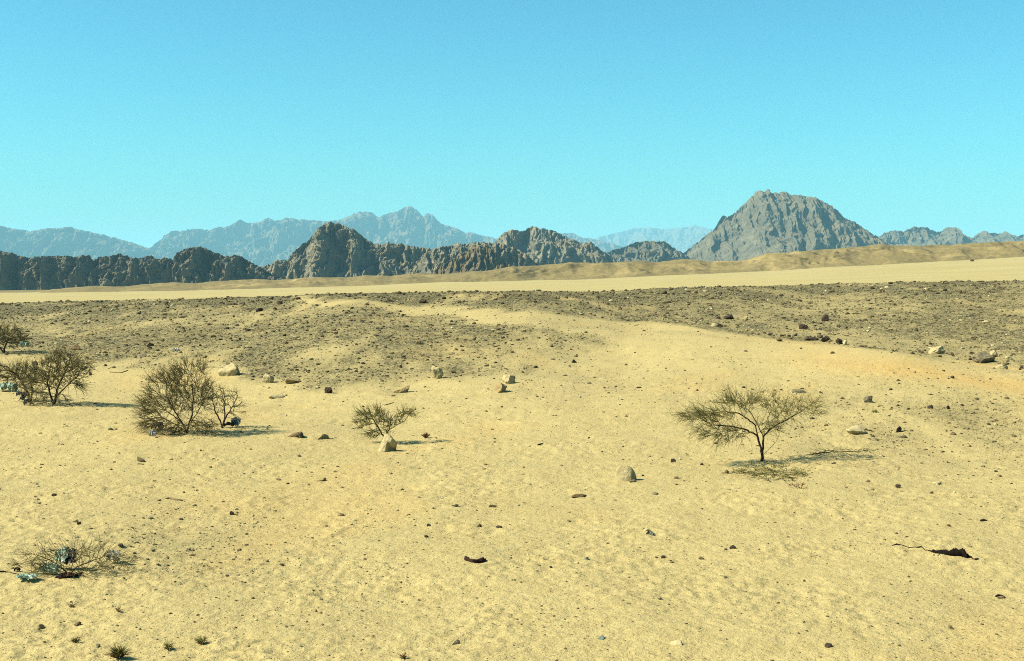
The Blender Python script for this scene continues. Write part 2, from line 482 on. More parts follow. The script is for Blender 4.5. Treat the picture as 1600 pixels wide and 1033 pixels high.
# ------------------------------------------------------------------ mountains and low hills
def ridge(name, label, sky_pts, D, vb, depth, mat, nx=300, nt=80, jag=1.0, spur=0.16, spur_px=26, crag=1.0, flute=0.0, flute_px=9, prof=0.85, seed=0, back=0.8, lean=0.55, stretch=1.0, shear=0.0):
    sp = np.array(sky_pts, float)
    px = D / F
    u = np.linspace(sp[0, 0], sp[-1, 0], nx)
    v = np.interp(u, sp[:, 0], sp[:, 1])
    taper = np.clip(np.minimum(u - u[0], u[-1] - u) / 12, 0, 1)
    v = v - jag * taper * (0.9 * pn2(u / 7.0, u * 0, seed) + 1.0 * ridged(u / 4.5, u * 0 + 3, 2, seed + 1) + 2.2 * (cells(u / 9, u * 0 + .5, seed + 2) - .5) - 0.5)
    zb = EYE + (HZ - vb) * px
    zr = EYE + (HZ - v) * px
    H = np.maximum(zr - zb, 0.5 * px)
    ker = np.hanning(41); ker /= ker.sum()
    Hs = np.convolve(np.pad(H, 20, mode='edge'), ker, 'valid')
    t = np.concatenate([np.linspace(0, 1, nt), 1 + np.linspace(0, 1, 10)[1:] * back])[:, None]
    tf = np.clip(t, 0, 1)
    W = depth * (0.12 * H.max() + 1.05 * Hs)[None, :]
    x = np.repeat(((u - 800) * px)[None, :], len(t), 0)
    y = D - W * (1 - t)
    shape = np.where(t <= 1, tf ** prof, 1 - ((t - 1) / back) ** 1.3)
    z = zb + H[None, :] * shape
    env = (np.clip(4 * tf * (1 - tf), 0, 1) ** 0.6) * (t <= 1)
    up, tp = x / px, tf * H[None, :].repeat(len(t), 0) / px      # pixel-sized coordinates on the slope
    wx = fbm(up / 30, tp / 30, 3, seed + 5) * 10
    sN = ridged((up + wx) / spur_px, tp / (spur_px * 3.2) + 5, 3, seed + 7) - 0.55
    out = spur * H[None, :] * env * sN
    env2 = ss(0.0, 0.06, tf) * np.where(t <= 1, ss(1.0, 0.93, tf) * 0.8 + 0.2, 0.3)
    if flute:
        out = out + flute * px * env2 * (ridged((up + wx * 0.35) / flute_px, tp / (flute_px * 5), 2, seed + 11) - 0.4)
    wu, wv = up + shear * tp + wx * .8 + 5 * fbm(up / 11, tp / 11, 2, seed + 21), (tp + 5 * fbm(up / 11, tp / 11, 2, seed + 22)) / stretch
    cr = (cells(wu / 30, wv / 44, seed + 13) - .55) * 11 + (cells(wu / 12, wv / 20, seed + 14) - .55) * 4.2 + (cells(wu / 5, wv / 8, seed + 16) - .5) * 1.5 \
        + (cells(wu / 62, wv / 90, seed + 17) - .5) * 15 + fbm(up / 3.4, tp / 3.0, 2, seed + 15) * 0.8
    out = out + crag * px * env2 * cr
    y = y - out * lean * 2.6
    z = z + out * (1 - lean) * np.where(t <= 1, 1, 0.3)
    me = new_mesh(name, np.stack([x, y, z], -1).reshape(-1, 3), grid_faces(len(t), nx), smooth=False)
    return tag(link(name, me, mat), label, None, kind="structure")

RK = {}
def rock_mat(D, tone=1.0):
    k = (D, tone)
    c = lambda r, g, b: (r * tone, g * tone, b * tone, 1)
    if k not in RK:
        RK[k] = mat_rock_face("mountain_rock", c(0.14, 0.13, 0.09), c(0.235, 0.21, 0.138), c(0.36, 0.31, 0.195), D / F, c(0.31, 0.25, 0.14))
    return RK[k]

ridge("rocky_range", "dark fluted rocky range behind the pale wadi at the picture's far side",
      [(-260, 396), (-180, 380), (-90, 392), (-40, 384), (0, 392), (12, 396), (25, 399), (40, 402), (55, 404), (60, 402), (85, 400), (100, 402), (118, 402), (128, 399), (140, 400),
       (146, 408), (152, 402), (170, 401), (178, 398), (186, 397), (200, 400), (212, 406), (218, 404), (230, 401), (236, 399), (246, 405), (255, 403),
       (262, 402), (270, 406), (278, 395), (290, 388), (300, 386), (312, 385), (322, 388), (332, 394), (342, 396), (352, 401), (360, 401), (372, 399),
       (380, 402), (392, 410), (404, 416), (430, 430), (460, 444)],
      1550, 460, 0.75, rock_mat(1550, 0.82), 900, 90, spur=0.22, spur_px=34, flute=3.2, flute_px=15, crag=1.0, prof=0.62, seed=100, stretch=2.4)
ridge("rocky_hill", "dark pointed rocky hill in front of the blue massif",
      [(380, 440), (400, 420), (425, 415), (450, 407), (462, 390), (482, 375), (495, 360), (503, 352), (510, 349), (517, 347), (526, 350), (535, 351), (545, 356), (555, 360), (567, 369), (580, 379),
       (590, 382), (600, 381), (607, 379), (617, 382), (627, 380), (640, 385), (660, 387), (675, 389), (700, 396), (730, 420)],
      1900, 446, 1.2, rock_mat(1900), 520, 130, spur=0.2, spur_px=40, flute=1.2, flute_px=12, crag=1.15, seed=200, stretch=1.1, shear=-0.45)
ridge("rocky_hill", "low ribbed rocky hill between the two domed hills",
      [(640, 425), (662, 396), (687, 385), (700, 384), (715, 381), (737, 381), (755, 379), (770, 380), (790, 382), (820, 396), (850, 420)],
      1800, 446, 1.2, rock_mat(1800), 300, 90, spur=0.16, spur_px=20, flute=2.2, flute_px=10, crag=0.9, seed=300, stretch=1.8)
ridge("rocky_spur", "tan deeply grooved rocky spur at the foot of the ribbed hill",
      [(668, 432), (682, 420), (697, 410), (712, 402), (735, 390), (750, 384), (760, 386), (767, 389), (785, 404), (800, 418), (815, 430)],
      1600, 446, 1.3, mat_rock_face("spur_rock", (0.09, 0.072, 0.04, 1), (0.19, 0.145, 0.072, 1), (0.25, 0.19, 0.095, 1), 0.8, (0.3, 0.22, 0.1, 1)), 220, 80, spur=0.1, spur_px=16, flute=3.4, flute_px=9, crag=0.7, seed=320, stretch=2.6)
ridge("rocky_hill", "double domed dark rocky hill in the middle of the range",
      [(752, 410), (765, 392), (775, 376), (785, 365), (800, 358), (812, 361), (820, 359), (826, 355), (831, 353), (840, 356), (850, 357), (867, 361), (880, 367), (900, 376), (912, 380), (925, 385), (937, 391),
       (950, 398), (965, 406), (985, 424)],
      2700, 432, 1.25, rock_mat(2700), 340, 110, spur=0.2, spur_px=34, flute=1.0, flute_px=12, crag=1.15, seed=400, stretch=1.0, shear=0.35)
ridge("rocky_hill", "small low rocky hill beside the large steep hill",
      [(930, 418), (947, 396), (960, 389), (975, 386), (990, 379), (1007, 376), (1025, 377), (1037, 376), (1047, 382), (1055, 389), (1065, 395), (1080, 404), (1100, 420)],
      3600, 424, 1.2, rock_mat(3600, 0.72), 240, 80, spur=0.18, spur_px=24, flute=1.6, flute_px=12, crag=1.0, seed=500)
ridge("rocky_mountain", "large steep rocky mountain with a notched summit and a small horn",
      [(1040, 420), (1065, 397), (1080, 387), (1100, 370), (1112, 361), (1120, 354), (1124, 344), (1127, 339), (1132, 336), (1137, 341), (1150, 331), (1162, 319), (1175, 306), (1181, 301), (1187, 298), (1194, 300),
       (1199, 295), (1206, 302), (1217, 302), (1227, 299), (1237, 305), (1252, 304), (1262, 307), (1280, 311), (1300, 322), (1320, 339), (1335, 346), (1350, 357), (1372, 370), (1390, 382), (1420, 402)],
      4200, 420, 1.35, rock_mat(4200, 0.72), 560, 180, jag=1.2, spur=0.13, spur_px=44, flute=0.8, flute_px=12, crag=0.62, prof=0.95, seed=600, stretch=1.3, shear=-0.3)
ridge("rocky_hill", "lumpy rocky hill with three summits behind the tan rise",
      [(1355, 390), (1372, 371), (1382, 364), (1400, 360), (1412, 362), (1427, 354), (1435, 355), (1445, 354), (1462, 361), (1472, 361), (1477, 356), (1492, 357), (1505, 365), (1517, 372), (1540, 388)],
      6000, 400, 1.2, rock_mat(6000, 0.72), 260, 70, spur=0.15, spur_px=22, flute=1.0, flute_px=12, crag=1.0, seed=700)
ridge("rocky_hill", "twin topped far rocky hill at the end of the range",
      [(1495, 388), (1517, 373), (1535, 361), (1550, 364), (1562, 365), (1570, 362), (1582, 367), (1587, 371), (1600, 365), (1640, 356), (1700, 362), (1760, 352), (1850, 372), (1950, 392)],
      6500, 400, 1.2, rock_mat(6500, 0.72), 420, 60, spur=0.15, spur_px=22, flute=1.0, flute_px=12, crag=1.0, seed=800)
# far blue mountains
def far_mat(D): return mat_rock_face("far_mountain_rock", (0.10, 0.085, 0.055, 1), (0.17, 0.14, 0.085, 1), (0.24, 0.19, 0.11, 1), D / F, (0.26, 0.2, 0.12, 1))
ridge("mountain_range", "blue hazy mountain range beyond the dark fluted range",
      [(-300, 372), (-200, 350), (-110, 358), (-40, 346), (0, 352), (12, 355), (30, 358), (47, 361), (65, 357), (90, 356), (112, 355), (125, 359), (160, 366), (200, 377), (232, 388), (262, 402), (300, 420)],
      11500, 450, 1.5, far_mat(11500), 420, 80, jag=0.6, spur=0.2, spur_px=46, crag=1.0, seed=900)
ridge("mountain_range", "high blue hazy massif with a rounded main summit",
      [(180, 425), (210, 402), (232, 388), (250, 377), (262, 368), (275, 361), (285, 360), (295, 363), (315, 359), (327, 360), (340, 355), (350, 356), (362, 350), (370, 346), (377, 343), (387, 349), (400, 348), (420, 342), (430, 346), (450, 341),
       (487, 345), (510, 346), (530, 344), (550, 335), (570, 330), (580, 332), (592, 340), (600, 335), (620, 330), (632, 324), (640, 322), (650, 327), (661, 338), (667, 334), (677, 337), (690, 350), (710, 356), (727, 364),
       (740, 364), (775, 372), (800, 379), (850, 396), (900, 420)],
      13000, 450, 1.6, far_mat(13000), 620, 130, jag=0.6, spur=0.24, spur_px=52, crag=1.1, seed=950)
ridge("mountain_range", "blue grey hazy ridge showing behind the domed hill",
      [(780, 430), (820, 392), (850, 376), (868, 368), (882, 364), (895, 364), (907, 370), (930, 373), (950, 378), (970, 384), (1000, 396), (1060, 430)],
      14500, 450, 1.6, far_mat(14500), 220, 60, jag=0.5, spur=0.2, spur_px=36, crag=0.9, seed=980)
ridge("mountain_range", "palest most distant mountain range beside the large steep mountain",
      [(840, 432), (900, 384), (920, 376), (940, 370), (970, 362), (990, 356), (1012, 355), (1040, 358), (1065, 355), (1087, 352), (1105, 357), (1150, 362), (1230, 372), (1330, 390), (1420, 420)],
      22000, 445, 1.6, far_mat(22000), 300, 60, jag=0.5, spur=0.2, spur_px=40, crag=0.9, seed=990)

def mat_hill():
    m, nt, p, out = mat_new("stony_hill_slope")
    g = N(nt); c = g.coord()
    cs = g.scaled(c, 1, 0.5, 1)
    n1 = g.noise(0.035, 5, 0.62, cs, 0.6)
    n2 = g.noise(0.35, 4, 0.7, c)
    base = g.mix(g.mapr(n2, 0.35, 0.65), (0.205, 0.162, 0.068, 1), (0.31, 0.24, 0.10, 1))
    base = g.mix(g.mapr(n1, 0.52, 0.70, 0, 0.8), base, (0.47, 0.36, 0.15, 1))
    base = g.mix(g.mapr(g.noise(0.9, 2, 0.6, c), 0.62, 0.7, 0, 0.6), base, (0.12, 0.09, 0.05, 1))
    g.colour(p, base)
    g.put(p.inputs["Normal"], g.bump(n2, 0.6, 0.8))
    return m

def low_hills():
    skyp = np.array([(-300, 470), (30, 462), (60, 455), (100, 450), (150, 447), (190, 448), (250, 442.5), (270, 441), (300, 443), (340, 439), (400, 436), (430, 438), (490, 433), (540, 434), (575, 430), (610, 431), (650, 427), (690, 429), (720, 426), (760, 423), (800, 417),
                     (840, 415), (892, 410), (930, 411), (987, 409), (1030, 409), (1065, 405), (1090, 406), (1112, 409), (1162, 407), (1185, 401), (1200, 396), (1240, 394), (1300, 389), (1340, 386), (1375, 382), (1410, 384), (1450, 384), (1490, 382), (1525, 380),
                     (1560, 379), (1600, 377), (1700, 371), (1850, 374), (2100, 380)], float)
    nx, nt = 1300, 60
    D0, D1 = 780.0, 900.0
    u = np.linspace(-300, 2100, nx)
    v = np.interp(u, skyp[:, 0], skyp[:, 1]) - 0.9 * fbm(u / 26, u * 0, 3, 51)
    t = np.concatenate([np.linspace(0, 1, nt), 1 + np.linspace(0, 1, 12)[1:] * 1.3])[:, None]
    tf = np.clip(t, 0, 1)
    ridge_y = D1 + 30 * fbm(u / 90, u * 0 + 2, 2, 52)[None, :]
    y = D0 + (ridge_y - D0) * t
    x = (u[None, :] - 800) / F * (D0 + (ridge_y - D0) * np.minimum(t, 1))
    zf = base_z(x * 0 + (u[None, :] - 800) / F * D0, x * 0 + D0) - 1.0
    zr = EYE + (HZ - v)[None, :] * ridge_y / F
    H = np.maximum(zr - zf, 0.0)
    lobe = fbm(u / 70, u * 0 + 7, 2, 53)[None, :]
    p = np.clip(1.0 + 0.5 * lobe, 0.6, 1.7)
    shape = np.where(t <= 1, np.sin(tf * np.pi / 2) ** (1.0 / p) * (0.55 + 0.45 * tf), 1 - ((t - 1) / 1.3) ** 1.2 * 1.2)
    z = zf + H * shape
    env = np.clip(4 * tf * (1 - tf), 0, 1) * (t <= 1)
    xm = x + 26 * fbm(x / 70, y / 70, 2, 54)
    gl = ridged(xm / 34, y / 60, 3, 55) - 0.5
    z = z + env * (0.17 * H * gl) + env * 0.05 * H * fbm(x / 8, y / 12, 3, 56)
    y = y - env * 22 * fbm(x / 60, y / 300, 2, 57)
    me = new_mesh("low_hills", np.stack([x, y, z], -1).reshape(-1, 3), grid_faces(len(t), nx))
    tag(link("low_hills", me, mat_hill()), "long low tan hills along the far side of the wadi", None, kind="structure")
low_hills()

# ------------------------------------------------------------------ haze
def haze():
    x0, x1, y0, y1, z0, z1 = -40000, 40000, -3000, 45000, -60, 900
    vts = [(x, y, z) for z in (z0, z1) for y in (y0, y1) for x in (x0, x1)]
    fcs = [(0, 2, 3, 1), (4, 5, 7, 6), (0, 1, 5, 4), (2, 6, 7, 3), (0, 4, 6, 2), (1, 3, 7, 5)]
    me = new_mesh("haze", vts, fcs, smooth=False)
    m = bpy.data.materials.new("haze_air"); m.use_nodes = True
    nt = m.node_tree; nt.nodes.clear()
    out = nt.nodes.new("ShaderNodeOutputMaterial")
    pv = nt.nodes.new("ShaderNodeVolumePrincipled")
    pv.inputs["Color"].default_value = (0.29, 0.66, 0.92, 1)
    pv.inputs["Density"].default_value = 5.0e-5
    pv.inputs["Density Attribute"].default_value = ""
    pv.inputs["Temperature Attribute"].default_value = ""
    pv.inputs["Anisotropy"].default_value = 0.0
    nt.links.new(pv.outputs[0], out.inputs["Volume"])
    try: m.cycles.homogeneous_volume = True
    except Exception: pass
    o = link("haze", me, m)
    tag(o, "thin pale blue desert haze", None, kind="stuff")
haze()

# ------------------------------------------------------------------ rocks
def icosphere(sub):
    p = (1 + 5 ** 0.5) / 2
    v = [(-1, p, 0), (1, p, 0), (-1, -p, 0), (1, -p, 0), (0, -1, p), (0, 1, p), (0, -1, -p), (0, 1, -p), (p, 0, -1), (p, 0, 1), (-p, 0, -1), (-p, 0, 1)]
    f = [(0, 11, 5), (0, 5, 1), (0, 1, 7), (0, 7, 10), (0, 10, 11), (1, 5, 9), (5, 11, 4), (11, 10, 2), (10, 7, 6), (7, 1, 8), (3, 9, 4), (3, 4, 2), (3, 2, 6), (3, 6, 8), (3, 8, 9), (4, 9, 5), (2, 4, 11), (6, 2, 10), (8, 6, 7), (9, 8, 1)]
    v = [np.array(q, float) / np.linalg.norm(q) for q in v]
    for _ in range(sub):
        cache, nf = {}, []
        def mid(a, b):
            k = (min(a, b), max(a, b))
            if k not in cache:
                q = v[a] + v[b]; v.append(q / np.linalg.norm(q)); cache[k] = len(v) - 1
            return cache[k]
        for a, b, c in f:
            x, y, z = mid(a, b), mid(b, c), mid(c, a)
            nf += [(a, x, z), (b, y, x), (c, z, y), (x, y, z)]
        f = nf
    return np.array(v), np.array(f)

ICO = [icosphere(k) for k in range(5)]

def rock_verts(sub, seed, angular=0.7, rough=None):
    """unit rock, faceted by random cutting planes; half-size 1"""
    r_ = np.random.default_rng(seed)
    rough = (0.03 + 0.11 * angular) if rough is None else rough
    v = ICO[sub][0]
    n = r_.normal(size=(16, 3)); n /= np.linalg.norm(n, axis=1)[:, None]
    h = r_.uniform(0.92 - 0.34 * angular, 1.0, 16)
    dot = v @ n.T
    rr = np.where(dot > 0.05, h / np.maximum(dot, 0.05), 9)
    k = 6 + 26 * angular
    rad = (np.sum(np.clip(rr, 0.1, 9) ** -k, 1)) ** (-1 / k)
    rad = rad * (1 + rough * pn3(v * 2.3 + seed % 97, seed % 1000) + rough * 0.6 * pn3(v * 5.5 + 5, seed % 991))
    q = v * rad[:, None]
    ext = (q.max(0) - q.min(0)) / 2
    return (q - (q.max(0) + q.min(0)) / 2) / ext

def rock_obj(name, u, v, w, h, mat, label, seed, angular=0.7, depth=0.85, rot=None, sink=0.18, tilt=0.0, sub=3, cat="rock", group=None, shaper=None):
    P = at(u, v)
    s = P[1] / F
    q = rock_verts(sub, seed, angular)
    if shaper is not None: q = shaper(q)
    W, Hh = w * s / 2, h * s / (2 * (1 - sink * 0.9))
    q = q * np.array([W, W * depth, Hh])
    if tilt:
        c_, s_ = math.cos(tilt), math.sin(tilt)
        q = np.stack([q[:, 0] * c_ - q[:, 2] * s_, q[:, 1], q[:, 0] * s_ + q[:, 2] * c_], 1)
    q[:, 2] -= q[:, 2].min() * (1 - 2 * 0)
    q[:, 2] -= sink * Hh * 2
    me = new_mesh(name, q, ICO[sub][1], smooth=angular < 0.5)
    o = link(name, me, M[mat], loc=(P[0], P[1] + W * depth * 0.6, P[2]))
    return tag(o, label, cat, group)

def shade_side_cut(q):
    """a round boulder, one side cut steeper so that it falls into shade"""
    n = np.array([0.90, -0.38, 0.10]); n = n / np.linalg.norm(n)
    over = np.maximum(q @ n - 0.74, 0)
    return q - (over * 0.82)[:, None] * n

def hollow(q):
    q = q.copy()
    top = (q[:, 2] + 1) / 2
    q[:, 0] = q[:, 0] * (1.05 - 0.55 * top) + 0.12 * top
    front = q[:, 1] < 0
    for cx, cz, r, dp in ((0.12, -0.45, 0.20, 0.55), (0.55, -0.75, 0.34, 0.7), (0.08, -0.05, 0.12, 0.35)):
        g = np.exp(-(((q[:, 0] - cx) / r) ** 2 + ((q[:, 2] - cz) / (r * 1.5)) ** 2)) * front
        q[:, 1] += g * dp
    return q

ROCKS = [
    # u, v, w, h, material, label, angular, tilt
    (979, 751, 35, 26, "boulder", "round pale boulder alone on the sand flat, shaded on one side", .0, 0),
    (357, 588, 32, 18, "pale", "long pale boulder leaning on the slope behind the large bush", .35, .35),
    (418, 599, 19, 15, "pale", "blocky pale rock near the foot of the stony slope, uphill of the large bush", .6, 0),
    (513, 615, 13, 10, "dark", "small dark upright rock on sand between the large bush and the small tree", .9, 0),
    (432, 623, 24, 7, "pale", "flat pale slab lying on sand above the large bush's shadow", .4, 0),
    (457, 600, 26, 9, "tan", "low rounded tan rock half buried at the slope's foot", .3, 0),
    (684, 592, 18, 21, "pale", "upright pale pointed rock at the lower edge of the gravel slope", .5, .2),
    (795, 600, 20, 15, "pale", "pale rock touching the brownish rock, upper one of the pair", .6, .2),
    (781, 614, 24, 14, "tan", "brownish tilted rock below the pale rock, lower one of the pair", .6, .5),
    (627, 614, 26, 9, "tan", "flat tan slab uphill of the small tree", .5, .15),
    (460, 684, 29, 9, "brown", "flat brown stone on sand, the larger of the two beside the small tree", .5, 0),
    (503, 687, 20, 9, "tan", "small peaked stone on sand beside the flat brown stone", .7, 0),
    (219, 722, 16, 7, "brown", "small brown stone on open sand below the large bush", .7, 0),
    (1357, 630, 15, 12, "grey", "peaked dark grey rock beyond the umbrella shaped tree", .8, 0),
    (1341, 679, 36, 13, "pale", "broad pale mound-like boulder beyond the umbrella shaped tree's shadow", .3, 0),
    (1250, 615, 20, 6, "grey", "flat grey stone just above the umbrella shaped tree's crown", .5, 0),
    (1466, 554, 26, 13, "pale", "pale wedge-shaped boulder at the edge of the sandy track", .8, .15),
    (1540, 567, 34, 18, "grey", "grey boulder with a dark shaded side at the track edge", .7, 0),
    (1554, 559, 12, 12, "pale", "small pale upright block behind the grey boulder", .6, 0),
    (1566, 577, 22, 8, "pale", "flat pale stone on the orange sand of the track", .5, 0),
    (1292, 534, 18, 9, "dark", "dark jagged rock right at the track's gravel edge", .9, 0),
    (1312, 538, 11, 9, "dark", "dark blocky rock at the track's gravel edge, beside a pale one", .9, 0),
    (1321, 539, 7, 8, "pale", "small pale block among dark rocks at the track's edge", .8, 0),
    (1270, 532, 22, 5, "dark", "long low dark slab at the track's gravel edge", .9, 0),
    (1256, 515, 15, 9, "dark", "dark jagged rock on the gravel above the track", .9, 0),
    (1290, 502, 13, 11, "dark", "reddish dark block standing on the gravel terrace", .9, 0),
    (1139, 499, 16, 8, "dark", "dark wedge-shaped rock on the gravel beyond the track", .9, .3),
    (1122, 499, 9, 4, "dark", "thin dark rock beside the dark wedge-shaped rock", .9, .3),
    (1117, 511, 11, 6, "pale", "pale low stone at the far edge of the track", .5, 0),
    (1126, 511, 10, 6, "dark", "dark stone next to the pale low stone at the track's far edge", .9, 0),
    (1165, 499, 9, 5, "pale", "small pale stone on dark gravel beyond the track", .6, 0),
    (610, 472, 12, 7, "dark", "dark rock on the far rim of the terrace above the sandy patch", .9, 0),
    (660, 474, 13, 7, "dark", "dark broad rock on the far rim, second along from the sandy patch", .9, 0),
    (437, 476, 9, 6, "dark", "dark rock on the far rim above the large bush", .9, 0),
    (405, 487, 11, 6, "dark", "dark rock below the far rim on the left gravel slope", .9, 0),
    (466, 468, 9, 4, "dark", "small dark rock on the skyline of the terrace", .9, 0),
    (541, 491, 7, 4, "dark", "small dark rock beside the upper end of the sandy patch", .9, 0),
    (117, 547, 18, 8, "brown", "brown rock with a pale end between the far bush and the large bush", .6, .2),
    (222, 557, 15, 6, "grey", "grey low rock on the slope directly above the large bush", .6, 0),
    (234, 541, 12, 6, "brown", "brown rock on the slope, higher one above the large bush", .7, 0),
    (54, 571, 10, 7, "dark", "black rock on sand just above the multi-stemmed bush", .9, 0),
    (87, 553, 7, 6, "dark", "small dark stone on sand above the multi-stemmed bush", .9, 0),
    (141, 586, 5, 5, "dark", "tiny dark stone beside the multi-stemmed bush's crown", .9, 0),
    (165, 556, 8, 4, "brown", "small brown stone at the foot of the left gravel slope", .7, 0),
    (897, 567, 9, 5, "dark", "dark stone at the tip of the gravel fan", .9, 0),
    (803, 592, 5, 4, "dark", "tiny dark stone above the pair of touching rocks", .9, 0),
    (655, 538, 14, 7, "tan", "orange tan rock amid the gravel fan", .6, 0),
    (445, 538, 9, 5, "brown", "rusty brown rock high on the gravel fan", .8, .3),
    (521, 518, 9, 4, "brown", "thin brown rock on the upper gravel fan", .8, .3),
    (905, 778, 25, 6, "brown", "flat brown stone on sand in front of the round boulder", .6, 0),
    (770, 794, 13, 5, "brown", "small flat brown stone on the middle of the sand flat", .6, 0),
    (989, 755, 12, 4, "grey", "small flat grey stone at the foot of the round boulder", .6, 0),
    (1024, 773, 10, 4, "grey", "small grey stone right of the round boulder on sand", .6, 0),
    (712, 1007, 13, 8, "grey", "dark grey angular stone at the bottom edge of the picture", .9, 0),
    (1057, 1011, 20, 7, "pale", "smooth pale oval stone near the bottom of the picture", .3, 0),
    (940, 1000, 13, 6, "slate", "blue grey stone near the bottom of the picture", .6, 0),
    (1013, 836, 7, 5, "dark", "dark pebble of the little cluster on the open sand", .8, 0),
    (1019, 837, 9, 5, "slate", "grey pebble of the little cluster on the open sand", .8, 0),
    (1011, 831, 11, 5, "pale", "pale pebble of the little cluster on the open sand", .6, 0),
    (362, 804, 7, 6, "dark", "small black pebble beside a bluish one on sand", .9, 0),
    (369, 798, 5, 3, "slate", "tiny bluish pebble beside a black one on sand", .6, 0),
    (84, 776, 8, 5, "dark", "dark pebble on sand above the dead shrub", .9, 0),
    (117, 816, 9, 6, "pale", "pale pebble with a dark neighbour above the dead shrub", .5, 0),
    (123, 820, 7, 5, "dark", "dark pebble touching a pale one above the dead shrub", .9, 0),
    (57, 781, 8, 5, "pale", "pale pebble on sand far above the dead shrub", .5, 0),
    (62, 984, 12, 8, "tan", "tan stone with a dark shadow below the dead shrub", .7, 0),
    (120, 978, 12, 6, "brown", "reddish brown stone below the dead shrub near the grass tufts", .6, .2),
    (152, 1013, 8, 5, "grey", "small grey stone next to the green grass tuft", .8, 0),
    (1145, 858, 11, 6, "dark", "black blocky stone on open sand below the round boulder", .9, 0),
    (1134, 860, 6, 4, "brown", "small brown pebble touching distance from the black blocky stone", .7, 0),
    (1036, 873, 8, 5, "dark", "dark pebble on open sand below the pebble cluster", .8, 0),
    (916, 877, 8, 4, "slate", "bluish flat pebble on the open sand", .6, 0),
    (901, 881, 9, 4, "pale", "pale flat pebble on the open sand", .5, 0),
    (1404, 763, 9, 6, "dark", "black round stone on sand below the tree's shadow", .6, 0),
    (1466, 758, 14, 5, "pale", "pale flat stone on sand near the black round stone", .4, 0),
    (1456, 773, 7, 3, "brown", "small brown flat stone near the black round stone", .6, 0),
    (1538, 816, 13, 4, "dark", "dark oval flat stone near the side edge of the sand flat", .3, 0),
    (1296, 1013, 13, 5, "dark", "dark oval stone at the bottom of the sand flat", .3, 0),
    (1135, 740, 9, 6, "brown", "brown stone on sand beside the umbrella shaped tree", .8, 0),
    (1052, 723, 8, 6, "dark", "dark stone on sand, nearest the round boulder's far side", .8, 0),
    (1057, 748, 9, 4, "brown", "small brown stone between the round boulder and the tree", .7, 0),
    (1096, 728, 6, 4, "dark", "tiny dark stone on sand near the umbrella shaped tree's trunk", .8, 0),
    (1482, 639, 6, 5, "dark", "tiny dark stone on the stony flat beyond the peaked grey rock", .8, 0),
    (1454, 639, 10, 7, "dark", "small dark stone on the stony flat below the orange track", .8, 0),
    (1490, 680, 9, 5, "brown", "small brown stone on the stony flat at mid height", .8, 0),
    (1557, 660, 9, 4, "brown", "low brown stone on the stony flat toward the picture's edge", .8, 0),
    (1404, 676, 13, 7, "dark", "dark rock right against the broad pale mound", .8, .3),
    (780, 826, 10, 4, "dark", "dark pebble of the row on the middle sand flat", .8, 0),
    (749, 825, 8, 5, "dark", "dark round pebble starting the row on the middle sand flat", .6, 0),
    (670, 823, 7, 4, "dark", "lone dark pebble on the middle sand flat", .6, 0),
    (502, 752, 15, 5, "tan", "thin tan stone on sand below the small tree", .5, .1),
    (435, 751, 9, 3, "brown", "thin brown stone on sand below the two stones", .6, 0),
    (533, 808, 12, 5, "brown", "brown wedge-shaped stone on the middle sand flat", .8, .2),
    (1519, 424, 8, 5, "dark", "lone dark speck of rock on the far pale wadi", .8, 0),
]
for i, (u, v, w, h, m, lab, ang, tl) in enumerate(ROCKS):
    big = w >= 12
    if v < 440:
        P = ((u - 800) / F * 700, 700.0)
        z = float(terrain(np.array([P[0]]), np.array([P[1]]))[0])
        q = rock_verts(2, 900 + i) * np.array([1.0, 1.0, 0.8])
        o = link("boulder", new_mesh("boulder", q, ICO[2][1], False), M[m], loc=(P[0], P[1], z + 0.3))
        tag(o, lab, "rock"); continue
    nm = "boulder" if w >= 17 and h >= 11 else ("stone" if w >= 9 else "pebble")
    rock_obj(nm, u, v, w, h, m, lab, 900 + i, ang, depth=0.6 + 0.4 * ((i * 37) % 10) / 10, tilt=tl, sub=4 if w > 16 else 3 if big else 2,
             cat="boulder" if nm == "boulder" else "stone", shaper=shade_side_cut if m == "boulder" else None, sink=0.2 if h > 0.75 * w else 0.36)
rock_obj("boulder", 606, 706, 33, 28, "pale", "pale weathered boulder with a dark hollow in front of the small tree", 4242, .3, depth=.8, sub=4, sink=.1, shaper=hollow, cat="boulder")

# gravel and scattered stones -------------------------------------------------
r0 = 9
rows_v = np.arange(NR)
def pick(weight, n, seed):
    """n ground points drawn by weight over the sampled ground grid (photograph-even)"""
    r_ = np.random.default_rng(seed)
    w = weight.copy(); w[:r0 + 1] = 0; w[DD > 126] = 0; w[:, :4] = 0; w[:, -5:] = 0
    f = w.ravel(); idx = r_.choice(len(f), n, p=f / f.sum())
    rr, cc = idx // NC, idx % NC
    a, b = r_.random(n), r_.random(n)
    rr1, cc1 = np.minimum(rr + 1, NR - 1), np.minimum(cc + 1, NC - 1)
    def bil(A): return (A[rr, cc] * (1 - a) * (1 - b) + A[rr, cc1] * (1 - a) * b + A[rr1, cc] * a * (1 - b) + A[rr1, cc1] * a * b)
    return np.stack([bil(XX), bil(DD), bil(ZZ2)], 1), bil(GRAV), r_

